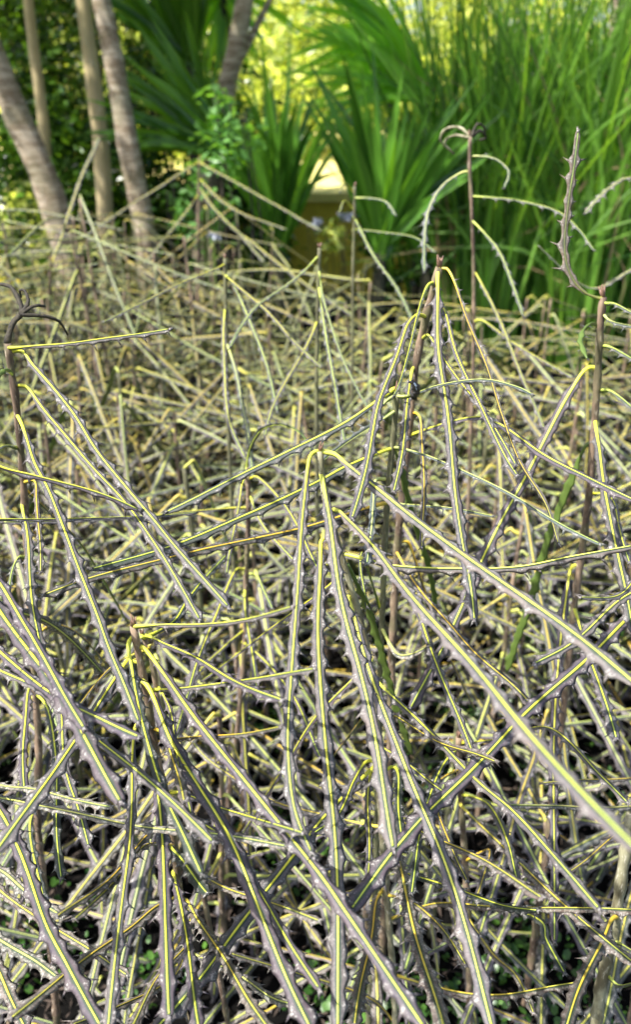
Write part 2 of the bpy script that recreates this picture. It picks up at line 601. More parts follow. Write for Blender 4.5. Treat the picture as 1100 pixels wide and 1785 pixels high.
class Sapling:
    """a foreground plant: stem points and leaves read off the picture, put at the plant's own distance"""

    def __init__(s, label, stem, fwd, wpx, mat=None, bud=True, lean=0.0, group=None):
        n = len(stem)
        s.px = stem
        s.fwd = [fwd + lean * i / max(1, n - 1) for i in range(n)]
        P = [at(x, y, f) for (x, y), f in zip(stem, s.fwd)]
        s.P = P
        full = to_ground(P)
        s.dense, _ = spline(full, 0.012)
        base = Vector((full[-1].x, full[-1].y, 0))
        s.root = empty('lancewood_sapling', base, label, 'sapling', group)
        dep = (P[0] - O).dot(Vector((0, CP, -SP)))
        s.rad = wpx * dep / FPX / 2
        s.rr = random.Random(int(stem[0][0] * 7 + stem[0][1]))
        stem_part(s.root, s.dense, s.rad, mat or M_STEM, s.rr, bud)

    def nearest(s, x, y):
        best = None
        for p in s.dense:
            v = p - O
            d = v.dot(Vector((0, CP, -SP)))
            u = 550 + FPX * v.x / d
            q = 892.5 - FPX * v.dot(Vector((0, SP, CP))) / d
            e = (u - x) ** 2 + ((q - y) * 1.0) ** 2
            if best is None or e < best[0]:
                best = (e, p, d)
        return best

    def leaf(s, pts, w, kind='grey', L=0.42, near=True, d0=None, d1=None, **kw):
        e, sp, ds = s.nearest(*pts[0])
        gap_px = math.sqrt(e)
        dd0 = d0 or ds
        P0 = O + ray(*pts[0]) * dd0
        r1 = ray(*pts[-1])
        if d1 is None:
            a = r1.dot(r1); b = -2 * r1.dot(P0 - O); c = (P0 - O).dot(P0 - O) - L * L
            disc = b * b - 4 * a * c
            if disc <= 0:
                d1 = -b / (2 * a)
            else:
                d1 = (-b + (-1 if near else 1) * math.sqrt(disc)) / (2 * a)
            d1 = max(d1, min(0.56, dd0))
        acc = [0]
        for i in range(1, len(pts)):
            acc.append(acc[-1] + math.hypot(pts[i][0] - pts[i - 1][0], pts[i][1] - pts[i - 1][1]))
        P = []
        for (x, y), a in zip(pts, acc):
            t = a / acc[-1]
            d = 1 / ((1 - t) / dd0 + t / d1)
            P.append(O + ray(x, y) * d)
        if gap_px > 5 and kw.pop('reach', True):
            P = [sp] + P
        else:
            kw.pop('reach', None)
            P = [P[0].lerp(sp, 0.7)] + P[0:] if gap_px > 1.5 else P
        dm = 0.5 * (dd0 + d1)
        W = min(0.026, max(0.0045, w * dm / FPX)) * 0.88
        # keep above the soil
        for q in P:
            q.z = max(q.z, 0.012)
        return add_leaf(s.root, P, W, kind, s.rr, **kw)


# ================================================================== THE SETTING
def grid_sheet(name, x0, x1, y0, y1, z, nx, ny, mat, amp=0.0, seed=1):
    r_ = random.Random(seed)
    V = [Vector((x0 + (x1 - x0) * i / nx, y0 + (y1 - y0) * j / ny, z + r_.uniform(-amp, amp))) for j in range(ny + 1) for i in range(nx + 1)]
    F = [(j * (nx + 1) + i, j * (nx + 1) + i + 1, (j + 1) * (nx + 1) + i + 1, (j + 1) * (nx + 1) + i) for j in range(ny) for i in range(nx)]
    return tag(link(name, mesh(name, V, F, [mat])), kind='structure')


M_EARTH = plain_mat('garden_earth', (0.05, 0.06, 0.02), (0.10, 0.11, 0.03), 3, 0.9, 0.6, 0.02)
M_SOIL.node_tree.nodes['Principled BSDF'].inputs['Specular IOR Level'].default_value = 0.08
grid_sheet('ground', -150, 150, -40, 260, -0.02, 6, 6, M_EARTH)
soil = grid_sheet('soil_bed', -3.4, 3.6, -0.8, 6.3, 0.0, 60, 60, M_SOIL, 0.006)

# raised terrace whose mustard front wall closes the view down the middle
def box(V, F, x0, x1, y0, y1, z0, z1):
    b = len(V)
    V += [Vector(c) for c in ((x0, y0, z0), (x1, y0, z0), (x1, y1, z0), (x0, y1, z0), (x0, y0, z1), (x1, y0, z1), (x1, y1, z1), (x0, y1, z1))]
    F += [tuple(b + i for i in f) for f in ((0, 3, 2, 1), (4, 5, 6, 7), (0, 1, 5, 4), (1, 2, 6, 5), (2, 3, 7, 6), (3, 0, 4, 7))]


V, F = [], []
box(V, F, -6.0, 7.0, 7.02, 40, 0.0, 0.70)
tag(link('terrace', mesh('terrace', V, F, [M_SAND], smooth=False)), kind='structure')
rw = empty('retaining_wall', (0, 6.95, 0), 'low mustard yellow wall with a sunlit pale top between the flax clumps', 'wall')
V, F = [], []
box(V, F, -2.6, 2.8, -0.06, 0.068, 0.0, 0.66)
link('wall_face', mesh('wall_face', V, F, [M_WALL], smooth=False), rw)
V, F = [], []
box(V, F, -2.62, 2.82, -0.085, 0.30, 0.661, 0.722)
link('coping', mesh('coping', V, F, [M_SAND], smooth=False), rw)


# ------------------------------------------------------------------ foliage masses
def leaf_mass(n, place, size, rr, droop=0.3, length=2.2):
    """leaf-sized folded faces; place() gives a centre. Returns V, F, tone"""
    V, F, TO = [], [], []
    for _ in range(n):
        c = place()
        s = size * rr.uniform(0.6, 1.3)
        a = rr.uniform(0, 2 * math.pi)
        d = Vector((math.cos(a), math.sin(a), rr.uniform(-0.9, 0.6) - droop)).normalized()
        u = Vector((rr.uniform(-1, 1), rr.uniform(-1, 1), rr.uniform(0.2, 1)))
        b = d.cross(u).normalized()
        nn = b.cross(d).normalized()
        i = len(V)
        w = s * 0.5
        V += [c, c + d * s * length * 0.45 + b * w + nn * w * 0.3, c + d * s * length, c + d * s * length * 0.45 - b * w + nn * w * 0.3,
              c + d * s * length * 0.5]
        F += [(i, i + 1, i + 4), (i + 1, i + 2, i + 4), (i + 2, i + 3, i + 4), (i + 3, i, i + 4)]
        TO += [rr.random()] * 5
    return V, F, TO


def clumpy(cx, cy, cz, rx, ry, rz, k, rr):
    cen = []
    for _ in range(k):
        while True:
            v = Vector((rr.uniform(-1, 1), rr.uniform(-1, 1), rr.uniform(-1, 1)))
            if v.length < 1:
                break
        cen.append((Vector((cx + v.x * rx, cy + v.y * ry, cz + v.z * rz)), rr.uniform(0.5, 1.2)))

    def place():
        c, q = rr.choice(cen)
        s = 0.30 * min(rx, ry, rz) * q
        return c + Vector((rr.gauss(0, s), rr.gauss(0, s), rr.gauss(0, s)))
    return place


# ------------------------------------------------------------------ background trees
def tree(label, px, fwd, wpx, mat, crown, seed, name='tree', group=None, branches=(), up=0.0, wt=1.0):
    rr = random.Random(seed)
    P = [at(x, y, fwd) for x, y in px]
    last = P[-1]
    base = Vector((last.x + (last.x - P[-2].x) * 0.4, fwd, -0.01))
    top = P[0] + (P[0] - P[1]).normalized() * max(0.6, (crown[2] - P[0].z))
    P = [top] + P + [base]
    pts, _ = spline(P, 0.06)
    dep = (at(px[1][0], px[1][1], fwd) - O).length
    r = wpx * dep / FPX / 2
    root = empty(name, Vector((base.x, base.y, 0)), label, 'tree', group)
    V, F = [], []
    n = len(pts)
    tube(V, F, pts, [r * (0.62 * wt + (1.15 - 0.62 * wt) * i / (n - 1)) * (1 + 0.04 * math.sin(i * 0.9) + rr.uniform(-0.02, 0.02)) for i in range(n)], 14, wob=0.04, rr=rr)
    link('trunk', mesh('trunk', shift(V, root.location), F, [mat]), root)
    for bpx, bw in branches:
        Q, _ = spline([at(x, y, f) for x, y, f in bpx], 0.05)
        V, F = [], []
        tube(V, F, Q, [bw * (1 - 0.5 * i / len(Q)) for i in range(len(Q))], 9, wob=0.04, rr=rr)
        link('branch', mesh('branch', shift(V, root.location), F, [mat]), root)
    cx, cy, cz, cr, crz, nl = crown
    for k in range(5):
        a = k * 1.3 + seed
        tip = top + Vector((math.cos(a) * cr * 0.6, math.sin(a) * cr * 0.6, crz * 0.5))
        V, F = [], []
        Q, _ = spline([top - Vector((0, 0, 0.3)), top.lerp(tip, 0.5) + Vector((0, 0, 0.1)), tip], 0.1)
        tube(V, F, Q, [r * 0.4 * (1 - 0.7 * i / len(Q)) for i in range(len(Q))], 6)
        link('branch', mesh('branch', shift(V, root.location), F, [mat]), root)
    pl = clumpy(top.x + cx, top.y + abs(cy) * 0.3, top.z + 0.4, cr, cr, crz, 26, rr)
    V, F, TO = leaf_mass(nl // 2, pl, 0.055, rr)
    link('crown', mesh('crown', shift(V, root.location), F, [M_SHADELEAF], None, {'tone': TO}, False), root)
    return root


tree('thick grey trunk leaning left at the left edge of the garden', [(-45, 20), (-8, 110), (30, 205), (72, 300), (112, 430)], 4.9, 45, M_TRUNK, (0.0, -0.8, 2.6, 1.3, 0.6, 5200), 3)
tree('slim tan trunk between the leaning grey trunk and the broad tan one', [(45, -30), (60, 100), (75, 215), (82, 330)], 5.7, 19, M_TAN, (0, 0.0, 2.9, 0.8, 0.4, 1600), 5)
tree('broad smooth tan trunk just left of the upright grey trunk', [(140, -30), (158, 110), (176, 260), (186, 440)], 5.5, 27, M_TAN, (0.1, -0.7, 2.8, 1.1, 0.5, 3400), 6)
tree('upright grey ringed trunk right of the tan trunk', [(168, -40), (198, 110), (222, 250), (244, 360), (256, 450)], 4.8, 37, M_TRUNK, (0.2, -1.2, 2.5, 1.5, 0.6, 6200), 7)
tree('grey forked trunk in the middle above the mint green shrub', [(432, -30), (412, 80), (388, 180), (372, 265), (355, 420)], 5.3, 34, M_TRUNK, (0.3, -1.2, 2.7, 1.5, 0.6, 6200), 8,
     branches=[([(404, 130, 5.3), (440, 60, 5.35), (485, -30, 5.4)], 0.024)])
# added tree behind the right-hand reeds, its crown meant to shade the bed
tree('added tall grey tree behind the green reeds on the right', [(1085, -60), (1075, 100), (1080, 300), (1085, 430)], 6.2, 26, M_TRUNK, (-0.3, -1.6, 3.2, 1.7, 0.6, 6500), 9)


# ------------------------------------------------------------------ shrubs and far foliage
def shrub(name, label, cat, px, fwd, rx, ry, rz, n, size, mat, seed, group=None, k=22, cz=None):
    rr = random.Random(seed)
    c = at(px[0], px[1], fwd)
    base = Vector((c.x, c.y, 0))
    if c.y > 7.1:
        base.z = 0.70
    root = empty(name, base, label, cat, group)
    V, F, TO = leaf_mass(n, clumpy(c.x, c.y, c.z, rx, ry, rz, k, rr), size, rr)
    link('foliage', mesh('foliage', shift(V, root.location), F, [mat], None, {'tone': TO}, False), root)
    for q in range(6):
        a = rr.uniform(0, 6.28)
        tip = c + Vector((math.cos(a) * rx * 0.6, math.sin(a) * ry * 0.6, rz * rr.uniform(0.1, 0.7)))
        Q, _ = spline([base + Vector((rr.uniform(-.05, .05), rr.uniform(-.05, .05), -0.02)), base.lerp(tip, 0.5) + Vector((rr.uniform(-.1, .1), 0, 0)), tip], 0.08)
        V, F = [], []
        tube(V, F, Q, [min(0.018, rx * 0.05) * (1 - 0.7 * i / len(Q)) for i in range(len(Q))], 5)
        link('branch', mesh('branch', shift(V, root.location), F, [M_CURL]), root)
    return root


shrub('mint_shrub', 'small mint green round-leaved shrub under the forked grey trunk', 'shrub', (405, 245), 4.6, 0.17, 0.15, 0.30, 170, 0.028, M_MINT, 21, k=12)
shrub('mint_shrub', 'low green shrub showing between the grey trunk and the forked trunk', 'shrub', (330, 350), 4.9, 0.20, 0.2, 0.25, 260, 0.026, M_MINT, 22, k=10)
DG = 'dark leafy shrubs behind the tree trunks'
for i, (x, y, f, rx, rz, n) in enumerate([(20, 240, 6.4, 0.55, 0.75, 2600), (110, 120, 6.6, 0.6, 0.7, 2800), (150, 330, 6.3, 0.55, 0.55, 2200), (300, 280, 6.5, 0.5, 0.7, 2500),
                                          (90, 380, 5.9, 0.5, 0.4, 1500), (300, 60, 7.0, 0.6, 0.6, 2400), (420, 330, 6.3, 0.35, 0.5, 1500), (10, 30, 7.2, 0.7, 0.6, 2600)]):
    shrub('dark_shrub', 'dark green shrub ' + ['behind the leaning grey trunk', 'high up behind the slim tan trunk', 'low between the tan trunk and the upright grey trunk', 'behind and right of the upright grey trunk',
          'at the foot of the slim tan trunk', 'at the top between the upright grey trunk and the palm', 'behind the foot of the forked trunk', 'at the top left corner'][i], 'shrub', (x, y), f, rx, 0.35, rz, int(n * 1.35), 0.034, M_SHADELEAF, 30 + i, DG)
for i, (lab, x, y, f) in enumerate([('low dark shrub at the left foot of the yellow wall', 470, 440, 5.4), ('low dark shrub at the right foot of the yellow wall', 680, 430, 5.6), ('low dark shrub between the right flax and the reeds', 760, 450, 5.3)]):
    shrub('dark_shrub', lab, 'shrub', (x, y), f, 0.20, 0.15, 0.22, 900, 0.026, M_SHADELEAF, 130 + i, k=12)
LG = 'lime green trees beyond the terrace'
for i, (x, y, f, rx, rz, n) in enumerate([(60, 90, 12, 2.0, 1.6, 3000), (330, 60, 13, 2.0, 1.8, 3200), (560, 210, 12.5, 1.4, 1.0, 4200), (540, 60, 16, 2.6, 1.2, 5000), (760, 80, 13, 2.2, 1.7, 5200),
                                          (1010, 90, 12, 2.2, 1.7, 5200), (200, 200, 11, 1.6, 0.9, 3200), (430, 180, 11.5, 1.2, 0.9, 3000)]):
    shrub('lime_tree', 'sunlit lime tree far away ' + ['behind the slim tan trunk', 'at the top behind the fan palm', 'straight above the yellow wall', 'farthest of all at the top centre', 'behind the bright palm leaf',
          'behind the reeds at the top right', 'low behind the upright grey trunk', 'behind the forked trunk'][i], 'tree', (x, y), f, rx, 0.9, rz, int(n * 0.62), 0.075, M_DAPPLED_LIME, 50 + i, LG)
shrub('lime_shrub', 'sunlit lime green low shrub between the leaning trunk and the lancewoods', 'shrub', (45, 385), 5.6, 0.25, 0.2, 0.22, 420, 0.03, M_DAPPLED_LIME, 71, k=9)
shrub('lime_shrub', 'bright lime leaf tuft in front of the yellow wall', 'shrub', (582, 415), 4.6, 0.07, 0.06, 0.07, 60, 0.026, M_DAPPLED_LIME, 72, k=5)
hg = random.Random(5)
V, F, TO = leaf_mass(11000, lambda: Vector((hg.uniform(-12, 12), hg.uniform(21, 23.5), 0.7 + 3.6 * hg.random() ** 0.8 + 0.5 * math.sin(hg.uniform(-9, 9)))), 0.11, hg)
tag(link('far_woods', mesh('far_woods', V, F, [M_DAPPLED_LIME], None, {'tone': TO}, False)), kind='stuff')


# ------------------------------------------------------------------ sword-leaved clumps
def blade_mesh(name, pts, w, mat, rr, v=0.35, step=0.05):
    Q, L = spline(pts, step)
    T, N, B = frames(Q, Vector((rr.uniform(-.5, .5), -1, 0.5)))
    V, F, TO = [], [], []
    n = len(Q)
    tone = rr.random()
    for i, p in enumerate(Q):
        t = i / (n - 1)
        h = w * 0.5 * min(1, 0.55 + t * 1.6) * (1 - max(0, (t - 0.45) / 0.55) ** 1.6 * 0.97)
        V += [p - B[i] * h + N[i] * h * v, p, p + B[i] * h + N[i] * h * v]
        TO += [tone] * 3
    for i in range(n - 1):
        a = i * 3
        F += [(a, a + 1, a + 4, a + 3), (a + 1, a + 2, a + 5, a + 4)]
    return V, F, TO


def sword_clump(name, label, cat, hub, fwd, angs, rpx, n, w, mat, seed, depth=0.5, bend=0.15, part='blade', group=None, base_z=None):
    """blades radiating from a hub; angles as seen from the bed, length from the spread in the picture"""
    rr = random.Random(seed)
    c = at(hub[0], hub[1], fwd)
    sc = (c - O).dot(Vector((0, CP, -SP))) / FPX
    root = empty(name, Vector((c.x, c.y, 0 if base_z is None else base_z)), label, cat, group)
    for k in range(n):
        a = R(rr.uniform(*angs))
        ln = sc * rpx * rr.uniform(0.65, 1.1)
        dy = rr.uniform(-1, 1) * depth
        d = Vector((math.cos(a), dy, math.sin(a))).normalized()
        s = c + Vector((rr.uniform(-.03, .03), rr.uniform(-.03, .03), rr.uniform(-0.04, 0.04)))
        sag = bend * rr.uniform(0.2, 1.4)
        e = s + d * ln + Vector((d.x * sag * 0.3, d.y * sag * 0.3, -sag * ln * 0.9))
        m_ = s + d * ln * 0.52 + Vector((0, 0, 0.02))
        V, F, TO = blade_mesh(part, [s, m_, e], w * rr.uniform(0.7, 1.2), mat, rr)
        b = link(part, mesh(part, shift(V, s), F, [mat], None, {'tone': TO}), root)
        b.location = s - root.location
    if base_z is None:
        V, F = [], []
        Q = [c + Vector((0, 0, 0.02)), Vector((c.x, c.y, c.z * 0.5)), Vector((c.x, c.y, -0.01))]
        tube(V, F, Q, [0.03, 0.035, 0.05], 9)
        link('crown_base', mesh('crown_base', shift(V, root.location), F, [M_DARKBASE]), root)
    return root


sword_clump('flax_clump', 'green sword-leaved flax fanning up to the right of the yellow wall', 'plant', (662, 440), 4.6, (44, 116), 300, 46, 0.050, M_FLAX, 81, 0.35, 0.06)
sword_clump('flax_clump', 'dark arching flax clump left of the yellow wall', 'plant', (486, 428), 4.9, (60, 125), 330, 60, 0.036, M_FLAX, 82, 0.4, 0.22)
sword_clump('flax_clump', 'second flax clump at the left foot of the reeds', 'plant', (745, 460), 5.0, (55, 130), 330, 34, 0.040, M_FLAX, 83, 0.4, 0.10)
sword_clump('fan_palm', 'dark fan palm whose leaf spreads left between two grey trunks', 'palm', (378, 262), 5.1, (96, 178), 215, 44, 0.040, M_PALM, 84, 0.25, 0.03)
sword_clump('fan_palm', 'upright dark palm behind the fan between the grey trunks', 'palm', (330, 120), 5.8, (70, 150), 230, 40, 0.05, M_PALM, 85, 0.3, 0.05)
sword_clump('fan_palm', 'bright green palm leaf spreading left above the flax', 'palm', (745, 165), 5.3, (118, 190), 235, 40, 0.045, M_LITPALM, 86, 0.3, 0.04)
sword_clump('fan_palm', 'bright green palm leaf arching at the top centre', 'palm', (690, 60), 5.6, (140, 220), 200, 30, 0.045, M_LITPALM, 87, 0.3, 0.04)
sword_clump('fan_palm', 'pale palm leaf hanging at the top in the middle', 'palm', (390, -20), 6.0, (200, 330), 170, 26, 0.035, M_LITPALM, 88, 0.3, 0.0)


def reed_clump(label, x, y, fwd, n, hpx, seed, spread=0.22):
    rr = random.Random(seed)
    c = at(x, y, fwd)
    sc = (c - O).dot(Vector((0, CP, -SP))) / FPX
    root = empty('reed_clump', Vector((c.x, c.y, 0)), label, 'plant', 'tall green reeds on the right')
    for part, m_, wd in (('reed_stems', int(n * 0.5), 0.014), ('drooping_stems', n // 3, 0.015), ('dead_stems', 26, 0.010)):
        V, F, TO = [], [], []
        for k in range(m_):
            a, q = rr.uniform(0, 6.28), rr.random() ** 0.6 * spread
            s = Vector((c.x + math.cos(a) * q, c.y + math.sin(a) * q, 0.0))
            h = (c.z + sc * hpx) * rr.uniform(0.55, 1.1)
            ln = Vector((math.cos(a) * q * 1.0 + rr.gauss(0, 0.17), math.sin(a) * q + rr.gauss(0, 0.12), 0))
            m1 = s + Vector((0, 0, h * 0.5)) + ln * 0.35
            if part == 'reed_stems':
                e = s + Vector((0, 0, h)) + ln * 1.6
            else:
                e = s + Vector((rr.uniform(-0.8, 0.8), rr.uniform(-0.3, 0.2), h * rr.uniform(0.35, 1.0)))
            v, f, t = blade_mesh('b', [s, m1, e], wd * rr.uniform(0.7, 1.8), M_REED, rr, 0.2, 0.09)
            o = len(V)
            V += v; TO += t
            F += [tuple(i + o for i in ff) for ff in f]
        p = link(part, mesh(part, shift(V, root.location), F, [M_DEADREED if part == 'dead_stems' else M_REED], None, {'tone': TO}), root)
        p['kind'] = 'stuff'


for i, (lab, x, f) in enumerate([
        ('tall green reeds rising just right of the bright palm leaf', 790, 5.4), ('tall green reeds behind the curled-top lancewood', 860, 5.0),
        ('dense green reeds right of the curled-top lancewood', 935, 5.3), ('green reeds behind the upright twisted leaf', 1010, 4.9),
        ('green reeds at the right edge of the garden', 1085, 5.2), ('green reeds half out of the frame on the right', 1160, 5.0)]):
    reed_clump(lab, x, 440, f, 420, 430, 100 + i)

M_PALEBLUE = green_mat('pale_blue_leaf', (0.26, 0.29, 0.35), (0.55, 0.58, 0.66), (0.36, 0.39, 0.46), 0.25, 0.4, 8, (1.0, 1.0, 1.0))
for i, (lab, x, y) in enumerate([('small pale blue-leaved plant before the yellow wall, the lower one', 545, 388), ('small pale blue-leaved plant before the yellow wall, the upper one', 602, 376),
                                 ('small pale blue-leaved plant under the mint green shrub', 372, 408)]):
    shrub('pale_plant', lab, 'plant', (x, y), 4.5, 0.04, 0.04, 0.018, 48, 0.013, M_PALEBLUE, 90 + i, k=5)

# ================================================================== THE LANCEWOODS IN FRONT
A = Sapling('near central sapling with a reddish bud and long leaves spreading from its pale tip',
            [(557, 786), (566, 860), (585, 935), (605, 1000), (630, 1085), (650, 1190), (660, 1300), (664, 1420), (674, 1560), (685, 1690), (690, 1785)], 0.74, 16, M_PSTEM)
A.leaf([(550, 787), (538, 803), (531, 880), (522, 1000), (507, 1150), (501, 1280), (514, 1400), (548, 1490)], 27, 'grey', fold=0.2)
A.leaf([(561, 940), (558, 985), (556, 1100), (568, 1290), (584, 1500), (590, 1800)], 38, 'grey')
A.leaf([(560, 825), (566, 860), (577, 930), (600, 1060), (628, 1180), (660, 1320), (690, 1484)], 38, 'pale')
A.leaf([(568, 788), (585, 792), (605, 808), (700, 885), (800, 957), (900, 1030), (1000, 1107), (1110, 1200)], 40, 'pale', L=0.45, d1=0.50)
A.leaf([(580, 888), (595, 893), (612, 912), (700, 1015), (800, 1130), (900, 1250), (1000, 1360), (1120, 1490)], 38, 'pale', d1=0.33)
A.leaf([(606, 1040), (613, 1060), (640, 1150), (680, 1260), (722, 1375), (772, 1500), (815, 1630), (862, 1800)], 38, 'pale')
A.leaf([(601, 966), (625, 971), (680, 983), (780, 989), (900, 990), (1000, 973), (1110, 952)], 30, 'pale', fold=0.9, roll=0.15, d1=0.72)
A.leaf([(606, 985), (640, 1050), (668, 1140), (690, 1220), (716, 1315)], 26, 'green', L=0.30, near=False, under=True, roll=0.5)
A.leaf([(655, 1185), (675, 1205), (755, 1285), (830, 1360), (900, 1417), (975, 1500), (1048, 1588)], 27, 'grey')
A.leaf([(655, 1230), (690, 1250), (760, 1290), (830, 1310), (870, 1325)], 18, 'old', L=0.25)
A.leaf([(662, 1300), (700, 1325), (750, 1365), (790, 1392)], 20, 'grey', L=0.22)
A.leaf([(668, 1400), (690, 1425), (765, 1462), (850, 1507), (950, 1566)], 26, 'old')
A.leaf([(676, 1500), (710, 1520), (800, 1550), (875, 1576), (942, 1588)], 24, 'dark', L=0.3)
A.leaf([(672, 1460), (690, 1490), (708, 1560), (733, 1650), (775, 1800)], 40, 'old')
A.leaf([(640, 1327), (615, 1362), (590, 1422), (548, 1455)], 26, 'grey', L=0.22)
A.leaf([(645, 1350), (643, 1450), (640, 1555)], 18, 'grey', L=0.24)
A.leaf([(690, 1340), (697, 1410), (702, 1482)], 26, 'dark', L=0.2)
A.leaf([(665, 1555), (655, 1580), (643, 1650), (618, 1790)], 30, 'orange')
A.leaf([(676, 1560), (720, 1570), (770, 1615), (812, 1685)], 24, 'old', L=0.24, tip='torn')
A.leaf([(690, 1785), (640, 1740), (500, 1690), (400, 1660)], 18, 'old', L=0.3)
A.leaf([(650, 1340), (610, 1380), (545, 1445), (430, 1598), (350, 1702), (262, 1800)], 42, 'grey', L=0.46, d1=0.66)
A.leaf([(600, 1000), (545, 1045), (430, 1127), (350, 1185)], 21, 'purple', L=0.34, near=False)
A.leaf([(640, 1160), (550, 1250), (500, 1332), (463, 1390), (400, 1484)], 24, 'purple', L=0.4, near=False)
A.leaf([(655, 1440), (560, 1420), (470, 1395), (372, 1330), (335, 1290)], 18, 'old', L=0.3, near=False)
A.leaf([(655, 1200), (640, 1235), (600, 1290), (560, 1345)], 14, 'orange', L=0.24, near=False)
A.leaf([(692, 1700), (760, 1720), (880, 1735), (1010, 1712)], 26, 'old', L=0.34, fold=0.8)
A.leaf([(686, 1600), (760, 1577), (850, 1578), (1000, 1580), (1120, 1587)], 24, 'old', L=0.4, fold=0.6)

Bp = Sapling('near lower left sapling with thick brown stem and leaves hooking from its tip',
             [(232, 1092), (243, 1150), (256, 1215), (268, 1290), (285, 1370), (300, 1450), (309, 1530), (325, 1640), (348, 1790)], 0.62, 18)
Bp.leaf([(228, 1112), (224, 1128), (232, 1170), (250, 1262), (280, 1372), (315, 1452), (350, 1528)], 28, 'dark')
Bp.leaf([(240, 1127), (254, 1134), (290, 1182), (335, 1242), (400, 1322), (470, 1412), (555, 1525), (600, 1592), (662, 1682), (745, 1800)], 36, 'purple', L=0.5, d1=0.50)
Bp.leaf([(243, 1183), (254, 1192), (267, 1215), (300, 1290), (348, 1372), (398, 1462), (448, 1580), (498, 1695), (548, 1800)], 42, 'purple')
Bp.leaf([(226, 1150), (214, 1162), (142, 1270), (70, 1380), (-10, 1495)], 36, 'grey', L=0.38)
Bp.leaf([(248, 1255), (236, 1268), (230, 1330), (225, 1450), (210, 1590), (190, 1800)], 27, 'grey')
Bp.leaf([(268, 1330), (273, 1370), (283, 1500), (292, 1640), (296, 1780)], 36, 'purple')
Bp.leaf([(232, 1092), (330, 1090), (420, 1079), (512, 1054)], 20, 'pale', fold=0.9, roll=0.2, L=0.24)
Bp.leaf([(265, 1202), (350, 1196), (450, 1186), (552, 1168)], 24, 'grey', fold=0.4, L=0.28)
Bp.leaf([(268, 1270), (288, 1285), (305, 1330), (318, 1400)], 24, 'orange', L=0.2)
Bp.leaf([(298, 1382), (325, 1383), (400, 1410), (470, 1436), (530, 1455)], 22, 'grey', L=0.28)
Bp.leaf([(302, 1520), (312, 1560), (325, 1650), (350, 1795)], 30, 'purple', L=0.3)
Bp.leaf([(325, 1570), (345, 1600), (385, 1665), (475, 1800)], 30, 'old', L=0.32)
Bp.leaf([(300, 1440), (255, 1452), (190, 1532), (98, 1600)], 24, 'darkorange', L=0.26)
Bp.leaf([(303, 1475), (255, 1472), (200, 1530), (128, 1604)], 24, 'old', L=0.26)
Bp.leaf([(312, 1560), (270, 1580), (220, 1626), (120, 1692), (15, 1775)], 34, 'old', L=0.34)
Bp.leaf([(315, 1590), (330, 1640), (270, 1712), (220, 1800)], 24, 'old', L=0.28)
Bp.leaf([(285, 1400), (400, 1465), (450, 1552), (500, 1640), (560, 1725)], 26, 'purple', L=0.4)
Bp.leaf([(320, 1500), (365, 1532), (450, 1570), (560, 1604)], 22, 'old', L=0.28)
Bp.leaf([(278, 1292), (400, 1283), (492, 1265)], 17, 'orange', fold=0.9, roll=0.2, L=0.24)
Bp.leaf([(292, 1470), (340, 1530), (365, 1560)], 34, 'dark', L=0.16)
Bp.leaf([(330, 1640), (300, 1700), (200, 1760), (120, 1790)], 22, 'old', L=0.26)
Bp.leaf([(330, 1660), (400, 1690), (470, 1740), (540, 1752)], 26, 'lichen', L=0.26)

B2 = Sapling('thinner brown stem standing close behind the thick-stemmed lower left sapling',
             [(247, 1106), (262, 1140), (272, 1200), (280, 1260), (300, 1330), (330, 1440)], 0.70, 13)
B2.leaf([(254, 1108), (270, 1113), (330, 1140), (400, 1180), (495, 1222)], 25, 'purple', L=0.3)
B2.leaf([(276, 1198), (285, 1215), (300, 1260), (312, 1330), (330, 1420)], 16, 'purple', L=0.26)
B2.leaf([(252, 1112), (300, 1085), (330, 1040), (393, 965)], 22, 'dark', L=0.26, near=False)
B2.leaf([(258, 1130), (195, 1165), (130, 1240), (80, 1300)], 16, 'darkorange', L=0.24, near=False)

Lp = Sapling('tall brown-stemmed sapling at the left edge topped by dark curled shoots',
             [(12, 598), (18, 640), (27, 700), (36, 790), (44, 900), (50, 1010), (56, 1120), (62, 1220), (67, 1320), (66, 1450)], 0.84, 18, bud=False)
Lp.leaf([(14, 606), (60, 604), (120, 600), (200, 586), (298, 569)], 18, 'grey', fold=0.9, roll=0.2, L=0.22)
Lp.leaf([(20, 612), (40, 613), (60, 640), (125, 722), (165, 780), (215, 840), (265, 902), (310, 960), (402, 1060)], 25, 'grey', L=0.38)
Lp.leaf([(27, 672), (48, 676), (80, 722), (150, 802), (215, 872), (265, 945), (350, 1082)], 22, 'grey', L=0.36)
Lp.leaf([(28, 722), (36, 738), (58, 800), (85, 852), (110, 925), (132, 985), (170, 1070), (192, 1130), (215, 1190), (240, 1262)], 28, 'grey', L=0.40)
Lp.leaf([(38, 880), (46, 940), (56, 1040), (72, 1150)], 26, 'grey', L=0.28)
Lp.leaf([(40, 840), (62, 842), (66, 920), (70, 1000)], 15, 'orange', L=0.2)
Lp.leaf([(40, 850), (90, 900), (150, 960), (225, 1085)], 14, 'orange', L=0.3, near=False)
Lp.leaf([(22, 655), (5, 645), (-20, 670)], 14, 'green', L=0.1)
Lp.leaf([(30, 780), (10, 778), (-15, 792)], 14, 'green', L=0.1)
Lp.leaf([(44, 970), (30, 972), (18, 1005), (12, 1040)], 12, 'green', L=0.14)
Lp.leaf([(60, 1180), (46, 1215), (42, 1290), (40, 1385)], 24, 'purple', L=0.24)
Lp.leaf([(64, 1210), (85, 1240), (95, 1330), (100, 1450), (107, 1535)], 22, 'dark', L=0.3)
Lp.leaf([(62, 1160), (98, 1200), (115, 1335), (135, 1410), (152, 1478)], 24, 'grey', L=0.3)
Lp.leaf([(66, 1400), (52, 1440), (70, 1550), (92, 1645)], 22, 'dark', L=0.22)
